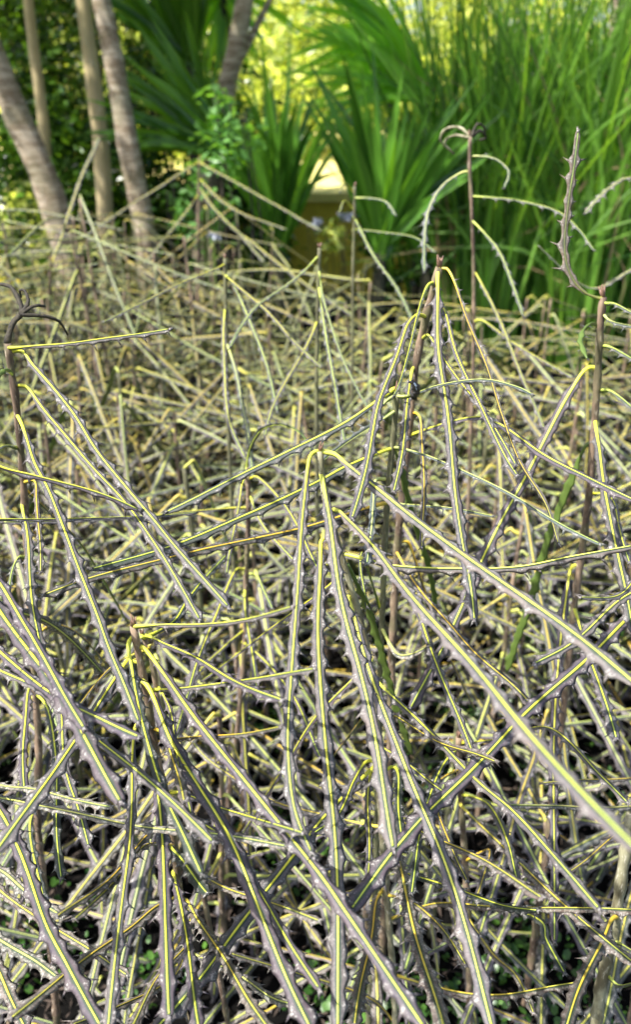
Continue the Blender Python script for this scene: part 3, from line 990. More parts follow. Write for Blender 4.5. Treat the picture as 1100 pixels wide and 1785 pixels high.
Lp.leaf([(60, 1110), (95, 1090), (150, 1120), (235, 1225)], 14, 'darkorange', L=0.24, near=False)
# dry curled shoots on its tip
for q in ([(12, 600), (20, 565), (38, 545), (30, 520), (18, 500), (-4, 494)], [(34, 548), (48, 530), (44, 508), (34, 506), (36, 518)],
          [(34, 548), (58, 533), (78, 534)], [(34, 548), (80, 552), (104, 562), (117, 584)]):
    V, F = [], []
    Q, _ = spline([at(x, y, 0.84 + 0.01 * i) for i, (x, y) in enumerate(q)], 0.006)
    tube(V, F, Q, [0.0021 * (1 - 0.6 * i / len(Q)) if len(q) < 6 else 0.0036 * (1 - 0.6 * i / len(Q)) for i in range(len(Q))], 6, wob=0.18, rr=rng)
    link('curled_shoot', mesh('curled_shoot', shift(V, Lp.root.location), F, [M_CURL]), Lp.root)

Wp = Sapling('sapling beyond the left edge sending long purple leaves into view low down',
             [(-70, 760), (-66, 900), (-62, 1000), (-60, 1100), (-58, 1250), (-60, 1400), (-62, 1600)], 0.66, 18)
Wp.leaf([(-62, 985), (-30, 1020), (62, 1152), (145, 1282), (215, 1402)], 44, 'purple', L=0.36)
Wp.leaf([(-62, 960), (-10, 1000), (42, 1092), (105, 1205), (150, 1275)], 32, 'purple', L=0.34)
Wp.leaf([(-60, 1075), (0, 1135), (80, 1206), (180, 1251), (245, 1282)], 30, 'purple', L=0.30)
Wp.leaf([(-60, 1140), (0, 1172), (75, 1208), (155, 1275), (230, 1336), (290, 1390), (372, 1472)], 26, 'grey', L=0.36)
Wp.leaf([(-62, 780), (0, 815), (60, 830), (150, 850), (205, 868), (248, 888)], 22, 'purple', fold=0.8, roll=0.2, L=0.32, d1=0.72)
Wp.leaf([(-60, 1330), (0, 1412), (30, 1480), (75, 1600), (120, 1682), (180, 1800)], 40, 'purple', L=0.34)
Wp.leaf([(-60, 1350), (0, 1369), (60, 1375), (130, 1392), (198, 1406)], 20, 'lichen', L=0.26)
Wp.leaf([(-60, 1380), (0, 1392), (70, 1406), (150, 1421), (250, 1441), (380, 1456), (502, 1478)], 24, 'lichen', L=0.40)
Wp.leaf([(-60, 1490), (0, 1555), (60, 1600), (160, 1655), (225, 1700)], 24, 'old', L=0.3)
Wp.leaf([(-60, 1500), (0, 1518), (50, 1555), (110, 1600)], 30, 'lichen', L=0.22)
Wp.leaf([(-62, 1600), (0, 1640), (60, 1672), (100, 1700)], 34, 'lichen', L=0.2)
Wp.leaf([(-60, 1610), (-10, 1680), (20, 1740), (50, 1800)], 40, 'old', L=0.2)
Wp.leaf([(-60, 1020), (0, 1055), (90, 1090), (180, 1175)], 26, 'lichen', L=0.26, near=False)
Wp.leaf([(-62, 905), (0, 905), (120, 903), (250, 898), (345, 892)], 13, 'pale', fold=0.6, L=0.34, d1=0.95)

Rp = Sapling('tall brown-stemmed sapling at the right with an upright twisted toothed leaf on top',
             [(1052, 518), (1047, 570), (1043, 650), (1036, 750), (1029, 850), (1018, 940), (1004, 1040), (992, 1150)], 0.98, 18)
Rp.leaf([(1048, 521), (1018, 508), (996, 478), (985, 430), (990, 350), (1000, 285), (1009, 226)], 20, 'brown', fold=0.1, d1=0.98, upv=Vector((0.1, -1, 0.15)), tooth=1.5, petiole=0.012)
Rp.leaf([(1036, 640), (1020, 645), (1000, 675), (960, 748), (925, 812), (880, 898), (832, 1000), (790, 1088), (715, 1238)], 32, 'purple', L=0.42)
Rp.leaf([(1056, 528), (1075, 530), (1110, 552)], 18, 'green', L=0.1)
Rp.leaf([(1052, 548), (1066, 558), (1110, 567)], 16, 'blue', L=0.1, fold=0.8)
Rp.leaf([(1050, 603), (1072, 607), (1112, 632)], 20, 'green', L=0.1)
Rp.leaf([(1047, 680), (1070, 684), (1112, 722)], 20, 'green', L=0.1)
Rp.leaf([(1038, 730), (1041, 760), (1050, 830), (1066, 905), (1085, 1000), (1105, 1105)], 30, 'grey', L=0.3)
Rp.leaf([(1036, 772), (1023, 776), (1008, 805), (985, 865), (950, 962), (920, 1062), (886, 1170)], 21, 'green', L=0.36, near=False, under=True)
Rp.leaf([(1032, 860), (1066, 870), (1082, 920), (1100, 980)], 18, 'grey', L=0.2)
Rp.leaf([(1004, 985), (993, 1000), (980, 1100), (969, 1250), (965, 1400), (968, 1645)], 24, 'purple', L=0.42)
Rp.leaf([(1042, 570), (1030, 566), (1014, 580), (1012, 600), (1024, 628)], 12, 'dark', L=0.09, tooth=1.6, fold=0.1, under=True)
Rp.leaf([(1030, 840), (1045, 850), (1058, 880), (1072, 960)], 18, 'grey', L=0.2, near=False)
Rp.leaf([(1002, 1060), (1010, 1085), (1040, 1180), (1075, 1290)], 28, 'grey', L=0.3)

Tp = Sapling('tall sapling right of centre with thick leaning brown stem and bundled drooping leaves',
             [(766, 466), (757, 500), (745, 545), (733, 595), (722, 660), (713, 750), (703, 850), (693, 950), (688, 1040), (684, 1150)], 0.95, 19)
Tp.leaf([(764, 474), (763, 500), (766, 600), (778, 715), (790, 820), (806, 930), (820, 1020), (826, 1084)], 30, 'grey', L=0.40)
Tp.leaf([(770, 468), (782, 470), (797, 500), (818, 565), (850, 640), (876, 722), (905, 805), (950, 880), (976, 952)], 13, 'darkorange', L=0.34, roll=1.15, fold=0.1)
Tp.leaf([(766, 522), (775, 545), (800, 620), (840, 712), (880, 790), (906, 832)], 18, 'grey', L=0.34)
Tp.leaf([(736, 590), (746, 583), (762, 602), (800, 660), (852, 735), (902, 815)], 17, 'grey', L=0.32)
Tp.leaf([(744, 552), (728, 549), (710, 570), (690, 622), (665, 692), (652, 750), (640, 802), (612, 905)], 25, 'grey', L=0.36)
Tp.leaf([(757, 492), (745, 500), (728, 550), (712, 605), (696, 660), (684, 690)], 15, 'dark', L=0.22, roll=1.0)
Tp.leaf([(722, 640), (718, 650), (712, 705), (702, 780), (684, 860)], 20, 'grey', L=0.28)
Tp.leaf([(716, 722), (728, 722), (736, 745), (738, 850), (738, 955)], 15, 'orange', L=0.26)
Tp.leaf([(712, 760), (820, 730), (870, 740), (950, 792), (1030, 832), (1112, 872)], 28, 'purple', L=0.40, d1=0.82)
Tp.leaf([(690, 960), (720, 1010), (780, 1080), (830, 1140), (900, 1200), (940, 1245)], 22, 'orange', L=0.34)
Tp.leaf([(690, 1000), (725, 1060), (745, 1110), (790, 1225), (828, 1330)], 22, 'grey', L=0.34)
Tp.leaf([(712, 945), (725, 980), (760, 1090), (800, 1180), (830, 1240)], 14, 'orange', L=0.3, near=False)

T2 = Sapling('olive-stemmed sapling just left of the thick leaning stem, pale toothed leaves on top',
             [(692, 682), (688, 740), (682, 800), (677, 860), (671, 940), (668, 1040), (664, 1150)], 0.86, 15, M_GSTEM)
T2.leaf([(690, 676), (670, 690), (600, 737), (500, 788), (400, 835), (285, 892)], 30, 'dark', L=0.40, d1=0.86, fold=0.35)
T2.leaf([(684, 783), (672, 785), (600, 816), (550, 842), (420, 902), (300, 952), (155, 990)], 32, 'dark', L=0.45, d1=0.80, fold=0.35)
T2.leaf([(678, 875), (640, 885), (545, 914), (450, 935), (375, 953), (275, 980), (155, 1008), (72, 1037)], 32, 'darkorange', L=0.50, d1=0.80)
T2.leaf([(694, 690), (715, 688), (760, 672), (840, 662), (900, 674), (934, 690)], 14, 'blue', fold=0.9, roll=0.2, L=0.20, tooth=1.2)
T2.leaf([(690, 716), (680, 722), (640, 748), (595, 778), (562, 803)], 16, 'blue', fold=0.9, roll=0.2, L=0.14, tooth=1.4)
T2.leaf([(688, 690), (676, 697), (660, 715), (648, 738), (644, 760)], 13, 'blue', L=0.08, tooth=1.3)
T2.leaf([(686, 780), (700, 782), (760, 801), (830, 831), (900, 866), (960, 900), (1052, 947)], 15, 'blue', L=0.32, fold=0.6)
T2.leaf([(676, 876), (715, 880), (790, 885), (862, 897)], 13, 'blue', L=0.18, fold=0.6)
T2.leaf([(684, 760), (690, 790), (706, 850), (740, 960), (760, 1060)], 16, 'grey', L=0.3, near=False)
T2.leaf([(668, 835), (655, 838), (650, 870), (645, 930), (640, 985)], 20, 'blue', L=0.16)
T2.leaf([(664, 1060), (650, 1010), (632, 960), (627, 990), (640, 1060)], 11, 'dark', L=0.14)
T2.leaf([(666, 1095), (690, 1138), (716, 1140), (745, 1126)], 26, 'lichen', L=0.08, tooth=1.6)

# the small dark curled fragment hanging at the joint
cfp = at(720, 672, 0.80)
V, F, TO_ = [], [], []
Q, _ = spline([cfp + Vector((-0.004, 0, 0.004)), cfp + Vector((0.001, -0.003, 0.003)), cfp + Vector((0.003, -0.004, -0.004)), cfp + Vector((0.001, -0.002, -0.010)), cfp + Vector((0.004, 0.001, -0.014))], 0.0012)
tube(V, F, Q, [0.0031 * (0.35 + math.sin(math.pi * i / len(Q)) * 0.8) for i in range(len(Q))], 7, wob=0.4, rr=rng)
cf = empty('curled_leaf_scrap', cfp, 'small black curled scrap with a pale blue streak caught on the blue-green toothed leaf', 'leaf scrap')
link('scrap_body', mesh('scrap_body', shift(V, cfp), F, [plain_mat('charred_scrap', (0.012, 0.012, 0.012), (0.03, 0.025, 0.02), 300, 0.5)]), cf)
V, F = [], []
Q2 = [q + Vector((0, -0.0030, 0.0006)) for q in Q[4:len(Q) // 2]]
tube(V, F, Q2, 0.0008, 5, wob=0.5, rr=rng)
link('pale_streak', mesh('pale_streak', shift(V, cfp), F, [plain_mat('pale_blue_streak', (0.30, 0.42, 0.62), (0.55, 0.60, 0.60), 500, 0.5)]), cf)

Mp = Sapling('slim brown stem left of the central sapling, half hidden behind long dark leaves',
             [(431, 826), (433, 870), (432, 940), (429, 1010), (428, 1090), (422, 1180), (412, 1290), (398, 1400)], 1.12, 12)
Mp.leaf([(428, 885), (400, 886), (330, 892), (245, 900), (120, 905), (0, 908)], 14, 'pale', fold=0.6, L=0.34)
Mp.leaf([(424, 992), (412, 992), (398, 1015), (375, 1080), (340, 1160), (318, 1235)], 19, 'grey', L=0.34)
Mp.leaf([(434, 1000), (448, 1003), (462, 1030), (476, 1060)], 14, 'green', L=0.12)
Mp.leaf([(427, 1028), (428, 1060), (434, 1110), (447, 1200)], 18, 'grey', L=0.24)
Mp.leaf([(434, 835), (450, 832), (478, 860), (520, 920), (560, 1000)], 16, 'grey', L=0.32)
Mp.leaf([(436, 865), (446, 890), (470, 930), (520, 990)], 14, 'pale', L=0.26)
Mp.leaf([(428, 830), (420, 850), (405, 940), (394, 1000)], 12, 'grey', L=0.26)
Mp.leaf([(430, 812), (436, 778), (455, 750), (490, 742), (525, 758), (550, 795)], 14, 'green', L=0.2, tooth=1.4)
Mp.leaf([(424, 1120), (470, 1160), (520, 1230), (560, 1320)], 18, 'purple', L=0.34)
Mp.leaf([(424, 1100), (390, 1130), (340, 1180), (300, 1290)], 16, 'grey', L=0.3)

Xp = Sapling('sapling beyond the right edge with a broad purple leaf running down leftward',
             [(1185, 880), (1178, 960), (1170, 1060), (1162, 1180), (1155, 1320), (1140, 1500)], 0.80, 18)
Xp.leaf([(1172, 1020), (1110, 1068), (1020, 1150), (930, 1232), (850, 1312), (760, 1402), (700, 1472), (608, 1590)], 40, 'purple', L=0.46, d1=0.62)
Xp.leaf([(1176, 985), (1130, 1020), (1075, 1052), (1000, 1115), (932, 1156)], 28, 'pale', L=0.3)
Xp.leaf([(1150, 1345), (1100, 1356), (1010, 1360), (944, 1366)], 14, 'old', fold=0.7, L=0.2)
Xp.leaf([(1145, 1400), (1050, 1406), (960, 1404), (868, 1401)], 20, 'lichen', fold=0.6, L=0.3)
Xp.leaf([(1140, 1420), (1072, 1455), (1020, 1500), (988, 1524)], 14, 'orange', L=0.2)
Xp.leaf([(1180, 940), (1120, 1000), (1080, 1040), (1010, 1040)], 18, 'grey', L=0.26)

Kp = Sapling('pale gnarled stem at the lower right corner', [(1102, 1420), (1092, 1480), (1080, 1560), (1068, 1640), (1050, 1710), (1038, 1800)], 0.66, 27, M_PSTEM, bud=False)
Kp.leaf([(1078, 1596), (1064, 1606), (1045, 1650), (1012, 1725), (985, 1800)], 40, 'orange', L=0.26)
Kp.leaf([(1072, 1640), (1090, 1648), (1120, 1668)], 26, 'green', L=0.1)
Kp.leaf([(1060, 1700), (1080, 1718), (1120, 1712)], 22, 'green', L=0.1)
Kp.leaf([(1096, 1462), (1110, 1480), (1130, 1520)], 26, 'green', L=0.1)

Yp = Sapling('short leafy stem hidden behind the broad purple leaf at lower right', [(800, 1285), (802, 1340), (806, 1420), (812, 1520), (818, 1640)], 0.84, 15)
Yp.leaf([(802, 1400), (815, 1415), (870, 1470), (930, 1526), (1000, 1587), (1112, 1685)], 30, 'old', L=0.36)
Yp.leaf([(806, 1385), (850, 1400), (885, 1465), (905, 1535)], 26, 'grey', L=0.26)
Yp.leaf([(800, 1340), (755, 1375), (790, 1480), (815, 1540)], 18, 'orange', L=0.24)
Yp.leaf([(804, 1295), (870, 1290), (960, 1270), (1050, 1355), (1095, 1400)], 20, 'grey', L=0.32)
Yp.leaf([(812, 1500), (855, 1480), (840, 1540), (822, 1580)], 16, 'orange', L=0.14)
Yp.leaf([(812, 1560), (935, 1600), (955, 1640), (985, 1700)], 24, 'dark', L=0.24)
Yp.leaf([(815, 1600), (860, 1660), (900, 1700), (930, 1770)], 22, 'old', L=0.24)
Yp.leaf([(800, 1300), (770, 1340), (735, 1440), (715, 1560)], 20, 'dark', L=0.28)

Pp = Sapling('slender tallest sapling before the reeds, its top leaves curled up',
             [(820, 238), (819, 290), (823, 370), (826, 460), (826, 560), (824, 680)], 1.62, 9)
Pp.leaf([(816, 299), (800, 304), (772, 325), (750, 360), (740, 410), (739, 475)], 12, 'blue', L=0.2, tooth=1.6)
Pp.leaf([(821, 272), (860, 274), (884, 290), (888, 305), (880, 328)], 8, 'blue', L=0.1)
Pp.leaf([(824, 342), (860, 344), (900, 349), (970, 368), (1010, 400), (1038, 438)], 10, 'green', L=0.26, tooth=1.5, fold=0.7)
Pp.leaf([(824, 385), (840, 400), (865, 430), (885, 470), (905, 525), (912, 552)], 11, 'green', L=0.22, tooth=1.6)
Pp.leaf([(827, 472), (850, 510), (880, 580), (925, 690), (955, 760)], 11, 'grey', L=0.36)
Pp.leaf([(826, 560), (845, 560), (900, 600), (1000, 660)], 12, 'grey', L=0.3)
for q in ([(820, 238), (800, 222), (778, 225), (768, 240), (774, 256)], [(820, 240), (790, 236), (775, 250), (792, 268)], [(822, 238), (832, 216), (845, 222), (846, 236)],
          [(822, 238), (838, 228), (848, 240), (836, 244)]):
    V, F = [], []
    Q, _ = spline([at(x, y, 1.62 + 0.012 * i) for i, (x, y) in enumerate(q)], 0.006)
    tube(V, F, Q, [0.0028 * (1 - 0.5 * i / len(Q)) for i in range(len(Q))], 6, wob=0.5, rr=rng)
    link('curled_shoot', mesh('curled_shoot', shift(V, Pp.root.location), F, [M_CURL if q[2][0] > 800 else M_PSTEM]), Pp.root)

Sp = Sapling('thin knobbly stem top in the middle with one leaf arching away to the left',
             [(557, 432), (556, 470), (554, 530), (553, 600), (552, 690)], 1.45, 9, M_GSTEM)
Sp.leaf([(553, 448), (530, 470), (495, 498), (450, 532), (420, 572), (400, 608)], 11, 'green', L=0.3)
Sp.leaf([(556, 470), (566, 525), (592, 612), (620, 670), (650, 722)], 8, 'green', L=0.28)
Sp.leaf([(556, 500), (566, 580), (588, 690), (602, 775)], 12, 'green', L=0.34)
Sp.leaf([(553, 560), (530, 610), (480, 700), (460, 760)], 12, 'grey', L=0.3)

Np = Sapling('dark slim stem left of centre at mid depth with leaves bending to the right',
             [(392, 450), (393, 520), (395, 600), (396, 690)], 1.55, 9, M_GSTEM)
Np.leaf([(394, 480), (415, 510), (445, 580), (465, 640), (484, 720)], 12, 'green', L=0.3)
Np.leaf([(396, 600), (408, 640), (428, 730), (440, 832)], 13, 'blue', L=0.3)
Np.leaf([(392, 540), (390, 610), (396, 720), (430, 802)], 13, 'grey', L=0.34)
Np.leaf([(392, 460), (350, 480), (260, 520), (180, 560)], 11, 'grey', L=0.4)
Np.leaf([(392, 480), (440, 520), (520, 600), (560, 640)], 11, 'grey', L=0.36)

Fp = Sapling('blurred sapling far back whose tip forks into two long drooping leaves',
             [(347, 282), (346, 340), (345, 430), (345, 520)], 3.7, 6)
Fp.leaf([(345, 283), (300, 310), (230, 355), (140, 416)], 9, 'grey', L=0.6)
Fp.leaf([(350, 284), (400, 312), (470, 350), (560, 402)], 9, 'grey', L=0.65)
Fp.leaf([(348, 330), (380, 370), (420, 410), (460, 455)], 9, 'grey', L=0.6)
Fp.leaf([(346, 310), (400, 360), (500, 400)], 8, 'grey', L=0.6)
Fp.leaf([(345, 340), (300, 400), (250, 460)], 8, 'grey', L=0.5)

Gp = Sapling('blurred sapling far back at the left with one leaf standing up to the right',
             [(88, 455), (86, 500), (84, 560)], 2.9, 8)
Gp.leaf([(88, 462), (110, 400), (135, 325), (172, 238)], 11, 'grey', d1=3.1)
Gp.leaf([(88, 470), (140, 462), (172, 458)], 11, 'green', L=0.3)
Gp.leaf([(86, 465), (40, 480), (-20, 500)], 11, 'green', L=0.4)

Hp = Sapling('sapling beyond the right edge reaching in with one grey toothed leaf', [(1150, 330), (1148, 420), (1145, 520)], 1.7, 9)
Hp.leaf([(1148, 335), (1100, 310), (1060, 330), (1020, 372)], 12, 'lichen', L=0.2, tooth=1.6)
Hp.leaf([(1146, 450), (1100, 470), (1030, 500), (940, 430)], 12, 'lichen', L=0.3)

Jp = Sapling('thin dark stem with curled tip in front of the yellow wall', [(618, 325), (618, 380), (616, 450), (615, 520)], 2.1, 7, M_GSTEM)
Jp.leaf([(618, 345), (650, 345), (675, 352), (690, 375)], 9, 'blue', L=0.16)
Jp.leaf([(618, 380), (650, 440), (690, 500), (720, 560)], 10, 'green', L=0.4)
Jp.leaf([(617, 400), (660, 402), (720, 412), (760, 440)], 9, 'green', L=0.34)
Jp.leaf([(616, 335), (602, 318), (592, 335)], 6, 'dark', L=0.06)
Jp.leaf([(616, 365), (600, 350), (590, 372)], 6, 'dark', L=0.06)

# ================================================================== THE TANGLE BEHIND
class Proto:
    pass


protos = {'near': [], 'far': []}
pr = random.Random(77)
for di, D in enumerate((2, 12, 24, 36, 48, 60, 74)):
    for v in range(4):
        L = 0.46
        d = Vector((math.cos(R(D)), 0, -math.sin(R(D))))
        hook = 0.018
        bow = pr.uniform(-0.018, 0.02)
        P = [Vector((0, 0, 0)), Vector((hook * 0.55, 0, hook * 0.30)), Vector((hook * 1.05, 0, hook * 0.12)) + d * 0.012]
        e = P[-1]
        P += [e + d * (L * 0.45) + Vector((0, bow * 0.7, bow)), e + d * L + Vector((0, bow, -abs(bow)))]
        for lod, key, st in ((0, 'near', 0.0052), (2, 'far', 0.0085)):
            (V, F, MI, AT), (RV, RF, RA), _ = make_leaf(P, (0.0185 if lod == 0 else 0.0175) * pr.uniform(0.85, 1.1), pr, step=st, upv=Vector((0, 0, 1)), lod=lod, ribk=1.15 if lod == 0 else 1.35, fold=pr.uniform(0.2, 0.45), roll=pr.uniform(-0.25, 0.25),
                                                        gap=(0.012, 0.034))
            p = Proto()
            p.D = D
            p.blade = mesh('leaf', V, F, [M_BLADE, M_RIB, M_UNDER], MI, AT)
            p.rib = mesh('midrib', RV, RF, [M_RIB], None, RA)
            protos[key].append(p)


def curly_stem(h, rr, r):
    """a slim upright stem mesh, its nodes swollen"""
    lx, ly = rr.uniform(-0.06, 0.06), rr.uniform(-0.06, 0.06)
    P = [Vector((lx * (k / 4) ** 1.4 * h, ly * (k / 4) ** 1.4 * h, h * k / 4)) + (Vector((rr.uniform(-.006, .006), rr.uniform(-.006, .006), 0)) if k else Vector((0, 0, -0.015))) for k in range(5)]
    Q, _ = spline(P, 0.03)
    V, F = [], []
    n = len(Q)
    tube(V, F, Q, [r * (1.15 - 0.5 * i / n) * (1 + 0.12 * (i % 3 == 0)) for i in range(n)], 7, wob=0.06, rr=rr)
    return Q, V, F


def field_sapling(x, y, h, rr, near, label, group, nleaf, dmin=0, dmax=74, zone0=False):
    sm = rr.choice([M_STEM, M_STEM, M_GSTEM])
    lab, group = describe(x, y, h, label, 'brown' if sm is M_STEM else 'olive')
    root = empty('lancewood_sapling', (x, y, 0), lab, 'sapling', group)
    r = rr.uniform(0.0042, 0.0062)
    Q, V, F = curly_stem(h, rr, r)
    link('stem', mesh('stem', V, F, [sm]), root)
    a = rr.uniform(0, 6.28)
    pool = protos['near' if near else 'far']
    for k in range(nleaf):
        t = 1 - (k / nleaf) ** 1.15 * 0.82
        p = Q[min(len(Q) - 1, int(t * (len(Q) - 1)))]
        a += 2.4 + rr.uniform(-0.5, 0.5)
        while True:
            pr_ = rr.choice(pool)
            if dmin <= pr_.D <= dmax and rr.random() < (1.0 if pr_.D < 50 else 0.7):
                break
        s = rr.uniform(0.95, 1.2) if zone0 else rr.uniform(1.05, 1.7)
        if p.z < s * 0.42 * math.sin(R(pr_.D)) + 0.02:       # lower leaves lie flatter so that they stay above the soil
            pr_ = rr.choice([q for q in pool if q.D <= 24])
            s = min(s, max(0.5, p.z / (0.44 * math.sin(R(max(8, pr_.D))) + 0.01)))
        old = t < 0.45 and rr.random() < 0.6
        if old:
            tone, age, rib = KIND[rr.choice(['old', 'lichen', 'old', 'darkorange'])]
        else:
            tone, age = rr.choice(TONES)
            rib = rr.choice(RIBS)
        j = rr.uniform(0.85, 1.2)
        lf = link('leaf', pr_.blade, root)
        lf.location = p
        lf.rotation_euler = (rr.uniform(-0.25, 0.25), rr.uniform(-0.08, 0.08), a)
        sw = s * rr.uniform(0.85, 1.05)
        lf.scale = (s, s, s) if zone0 else (s, s * 0.82, s * 0.9)
        j *= BF
        lf.color = (tone[0] * j, tone[1] * j, tone[2] * j, age)
        mb = link('midrib', pr_.rib, lf)
        mb.color = (*rib, 1)
    return root


fr = random.Random(2024)
spots = []


def screen(p):
    v = p - O
    d = v.dot(Vector((0, CP, -SP)))
    return 550 + FPX * v.x / d, 892.5 - FPX * v.dot(Vector((0, SP, CP))) / d


ANCHORS = [(A, 'the central sapling'), (Bp, 'the lower left sapling'), (Lp, 'the curled-shoot sapling'), (Rp, 'the twisted-leaf sapling'),
           (Tp, 'the leaning-stem sapling'), (Pp, 'the tallest sapling'), (Sp, 'the knobbly stem'), (Np, 'the dark slim stem'), (Mp, 'the slim brown stem'),
           (Fp, 'the forked sapling'), (Yp, 'the lower right stem'), (Kp, 'the gnarled corner stem')]
ZWORD = ['low', 'crossing-leaved', 'soft-focus']


def describe(x, y, h, zone, matname):
    sx, sy = screen(Vector((x, y, h)))
    best = min(ANCHORS, key=lambda q: (q[0].px[0][0] - sx) ** 2 + ((q[0].px[0][1] - sy) * 0.8) ** 2)
    ax = best[0].px[0][0]
    ay = best[0].fwd[0]
    side = 'just left of' if sx < ax - 25 else ('just right of' if sx > ax + 25 else 'in line with')
    if abs(sx - ax) > 120:
        side = 'well left of' if sx < ax else 'well right of'
    dist = 'far behind and' if y > ay + 1.4 else ('behind and' if y > ay + 0.25 else 'level and')
    size = ('short', 'mid-height', 'tall')[min(2, int((h - 0.26) / 0.22))]
    lab = f'{size} {matname} {ZWORD[zone]} sapling {dist} {side} {best[1]}'
    return lab, f'{ZWORD[zone]} saplings near {best[1]}'


def try_field(n, y0, y1, gap, hfun, zone, nleaf, near, ylim, dmin=0, dmax=74, margin=0.45):
    made = 0
    for _ in range(n * 60):
        if made >= n:
            break
        y = math.sqrt(fr.uniform(y0 * y0, y1 * y1))
        x = fr.uniform(-1, 1) * (0.37 * y + margin)
        if any((x - a) ** 2 + (y - b) ** 2 < gap * gap for a, b in spots):
            continue
        h = hfun(fr)
        sx, sy = screen(Vector((x, y, h)))
        if sy < ylim(sx) + fr.uniform(0, 25):
            continue
        spots.append((x, y))
        field_sapling(x, y, h, fr, near, zone, None, fr.randint(*nleaf), dmin, dmax, zone == 0)
        made += 1
    return made


back = lambda sx: (335 if sx < 440 else 375 if not 515 < sx < 630 else 415) if sx < 690 else 500
try_field(20, 0.98, 1.6, 0.13, lambda r: r.uniform(0.28, 0.58), 0, (7, 10), True, lambda sx: 900, 8)
try_field(66, 1.35, 2.5, 0.115, lambda r: r.uniform(0.42, 0.84), 1, (12, 15), True, lambda sx: 520, 8)
try_field(100, 2.3, 4.5, 0.12, lambda r: r.uniform(0.55, 1.18), 2, (9, 13), False, back, 0)

# old leaves lying on the soil
for k in range(30):
    y = fr.uniform(0.75, 1.7)
    x = fr.uniform(-1, 1) * (0.37 * y + 0.25)
    pr_ = fr.choice(protos['near'][:4])
    lf = link('fallen_leaf', pr_.blade)
    lf.location = (x, y, fr.uniform(0.05, 0.12))
    lf.rotation_euler = (fr.uniform(-0.6, 0.6), R(-6) + fr.uniform(-0.06, 0.08), fr.uniform(0, 6.28))
    s = fr.uniform(0.6, 1.0)
    lf.scale = (s, s, s)
    tone, age, rib = KIND[fr.choice(['old', 'lichen', 'old'])]
    lf.color = (*tone, age)
    tag(lf, f"{'pale crusty' if age > 0.9 else 'brownish'} old leaf on the soil {'under' if abs(x) < 0.18 else ('left of' if x < 0 else 'right of')} the central sapling{', farther' if y > 1.25 else ''}", 'leaf', 'fallen leaves on the dark soil')
    mb = link('midrib', pr_.rib, lf)
    mb.color = (*rib, 1)

# green creeping ground cover
gr = random.Random(9)
patch = [(gr.uniform(-1.3, 1.3), gr.uniform(0.6, 2.6), gr.uniform(0.025, 0.07)) for _ in range(90)]
V, F, TO = [], [], []
for _ in range(11000):
    px_, py_, pr_ = gr.choice(patch)
    c = Vector((px_ + gr.gauss(0, pr_), py_ + gr.gauss(0, pr_), gr.uniform(0.008, 0.06)))
    s = gr.uniform(0.003, 0.0085)
    nn = Vector((gr.uniform(-1.1, 1.1), gr.uniform(-1.1, 1.1), 1)).normalized()
    u = nn.cross(Vector((math.cos(_), math.sin(_), 0))).normalized()
    v = nn.cross(u)
    i = len(V)
    V.append(c - nn * s * 0.15)
    for k in range(6):
        a = k * math.pi / 3
        V.append(c + u * math.cos(a) * s * 1.15 + v * math.sin(a) * s * 0.85)
    F += [(i, i + 1 + k, i + 1 + (k + 1) % 6) for k in range(6)]
    TO += [gr.random()] * 7
tag(link('ground_cover', mesh('ground_cover', V, F, [M_COVER], None, {'tone': TO})), kind='stuff')

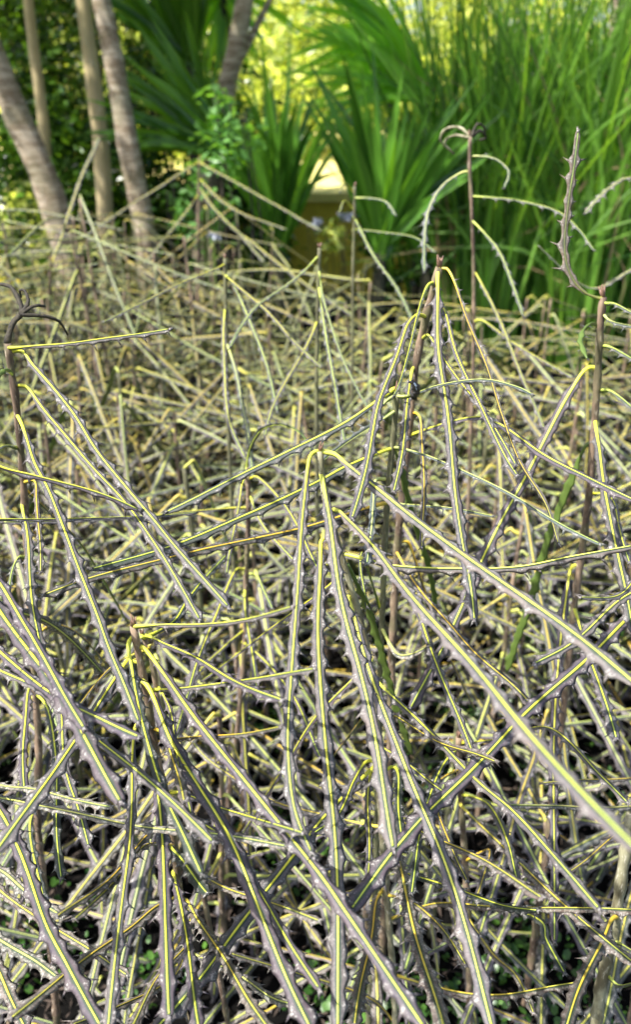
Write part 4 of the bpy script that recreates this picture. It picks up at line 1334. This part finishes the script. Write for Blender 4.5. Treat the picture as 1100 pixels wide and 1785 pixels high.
# fallen twigs among the ground cover
tw = random.Random(4)
for k in range(22):
    y = tw.uniform(0.8, 1.9)
    x = tw.uniform(-1, 1) * (0.37 * y + 0.2)
    a = tw.uniform(0, 6.28)
    ln = tw.uniform(0.08, 0.3)
    d = Vector((math.cos(a), math.sin(a), tw.uniform(0.0, 0.12)))
    Q, _ = spline([Vector((0, 0, 0.008)), d * ln * 0.5 + Vector((tw.uniform(-.02, .02), tw.uniform(-.02, .02), 0.012)), d * ln + Vector((0, 0, 0.01))], 0.02)
    V, F = [], []
    r = tw.uniform(0.0015, 0.004)
    tube(V, F, Q, [r * (1 - 0.5 * i / len(Q)) for i in range(len(Q))], 6, wob=0.1, rr=tw)
    o = link('twig', mesh('twig', V, F, [M_STEM]))
    o.location = (x, y, 0)
    tag(o, f"{'long' if ln > 0.2 else 'short'} {'thick' if r > 0.0028 else 'thin'} dry brown twig on the soil {'left' if x < 0 else 'right'} of the central sapling", 'twig', 'twigs lying on the dark soil')

# crumbled brown leaf litter
lr_ = random.Random(31)
V, F = [], []
for _ in range(5200):
    y = lr_.uniform(0.5, 2.4)
    c = Vector((lr_.uniform(-1, 1) * (0.37 * y + 0.35), y, lr_.uniform(0.006, 0.016)))
    a = lr_.uniform(0, 6.28)
    u = Vector((math.cos(a), math.sin(a), lr_.uniform(-0.3, 0.3)))
    v = Vector((-math.sin(a), math.cos(a), lr_.uniform(-0.5, 0.5)))
    l_, w_ = lr_.uniform(0.004, 0.018), lr_.uniform(0.001, 0.004)
    i = len(V)
    V += [c - u * l_, c - v * w_ + u * l_ * 0.2, c + u * l_, c + v * w_ + Vector((0, 0, 0.002))]
    F += [(i, i + 1, i + 2), (i, i + 2, i + 3)]
tag(link('leaf_litter', mesh('leaf_litter', V, F, [plain_mat('leaf_litter', (0.018, 0.012, 0.008), (0.085, 0.06, 0.045), 60, 0.9)], None, None, False)), kind='stuff')

# tell look-alikes apart by their place in the picture
same = {}
for o in list(S.objects):
    if o.parent is None and o.get('group') and o.get('label'):
        same.setdefault(o['label'], []).append(o)
for lab, os_ in same.items():
    if len(os_) < 2:
        continue
    os_.sort(key=lambda o: screen(Vector((o.location.x, o.location.y, 0.3)))[0])
    n = len(os_)
    names = {2: ['left-hand', 'right-hand'], 3: ['leftmost', 'middle', 'rightmost'], 4: ['leftmost', 'second leftmost', 'second rightmost', 'rightmost'],
             5: ['leftmost', 'second leftmost', 'middle', 'second rightmost', 'rightmost']}.get(n)
    if names is None:
        order = ['leftmost', 'second', 'third', 'fourth', 'fifth', 'sixth', 'seventh', 'eighth', 'ninth', 'tenth', 'eleventh', 'twelfth', 'thirteenth', 'fourteenth']
        names = [order[min(i, 13)] + ('' if i == 0 else ' leftmost') for i in range(n)]
    for o, nm in zip(os_, names):
        o['label'] = nm + ' ' + lab
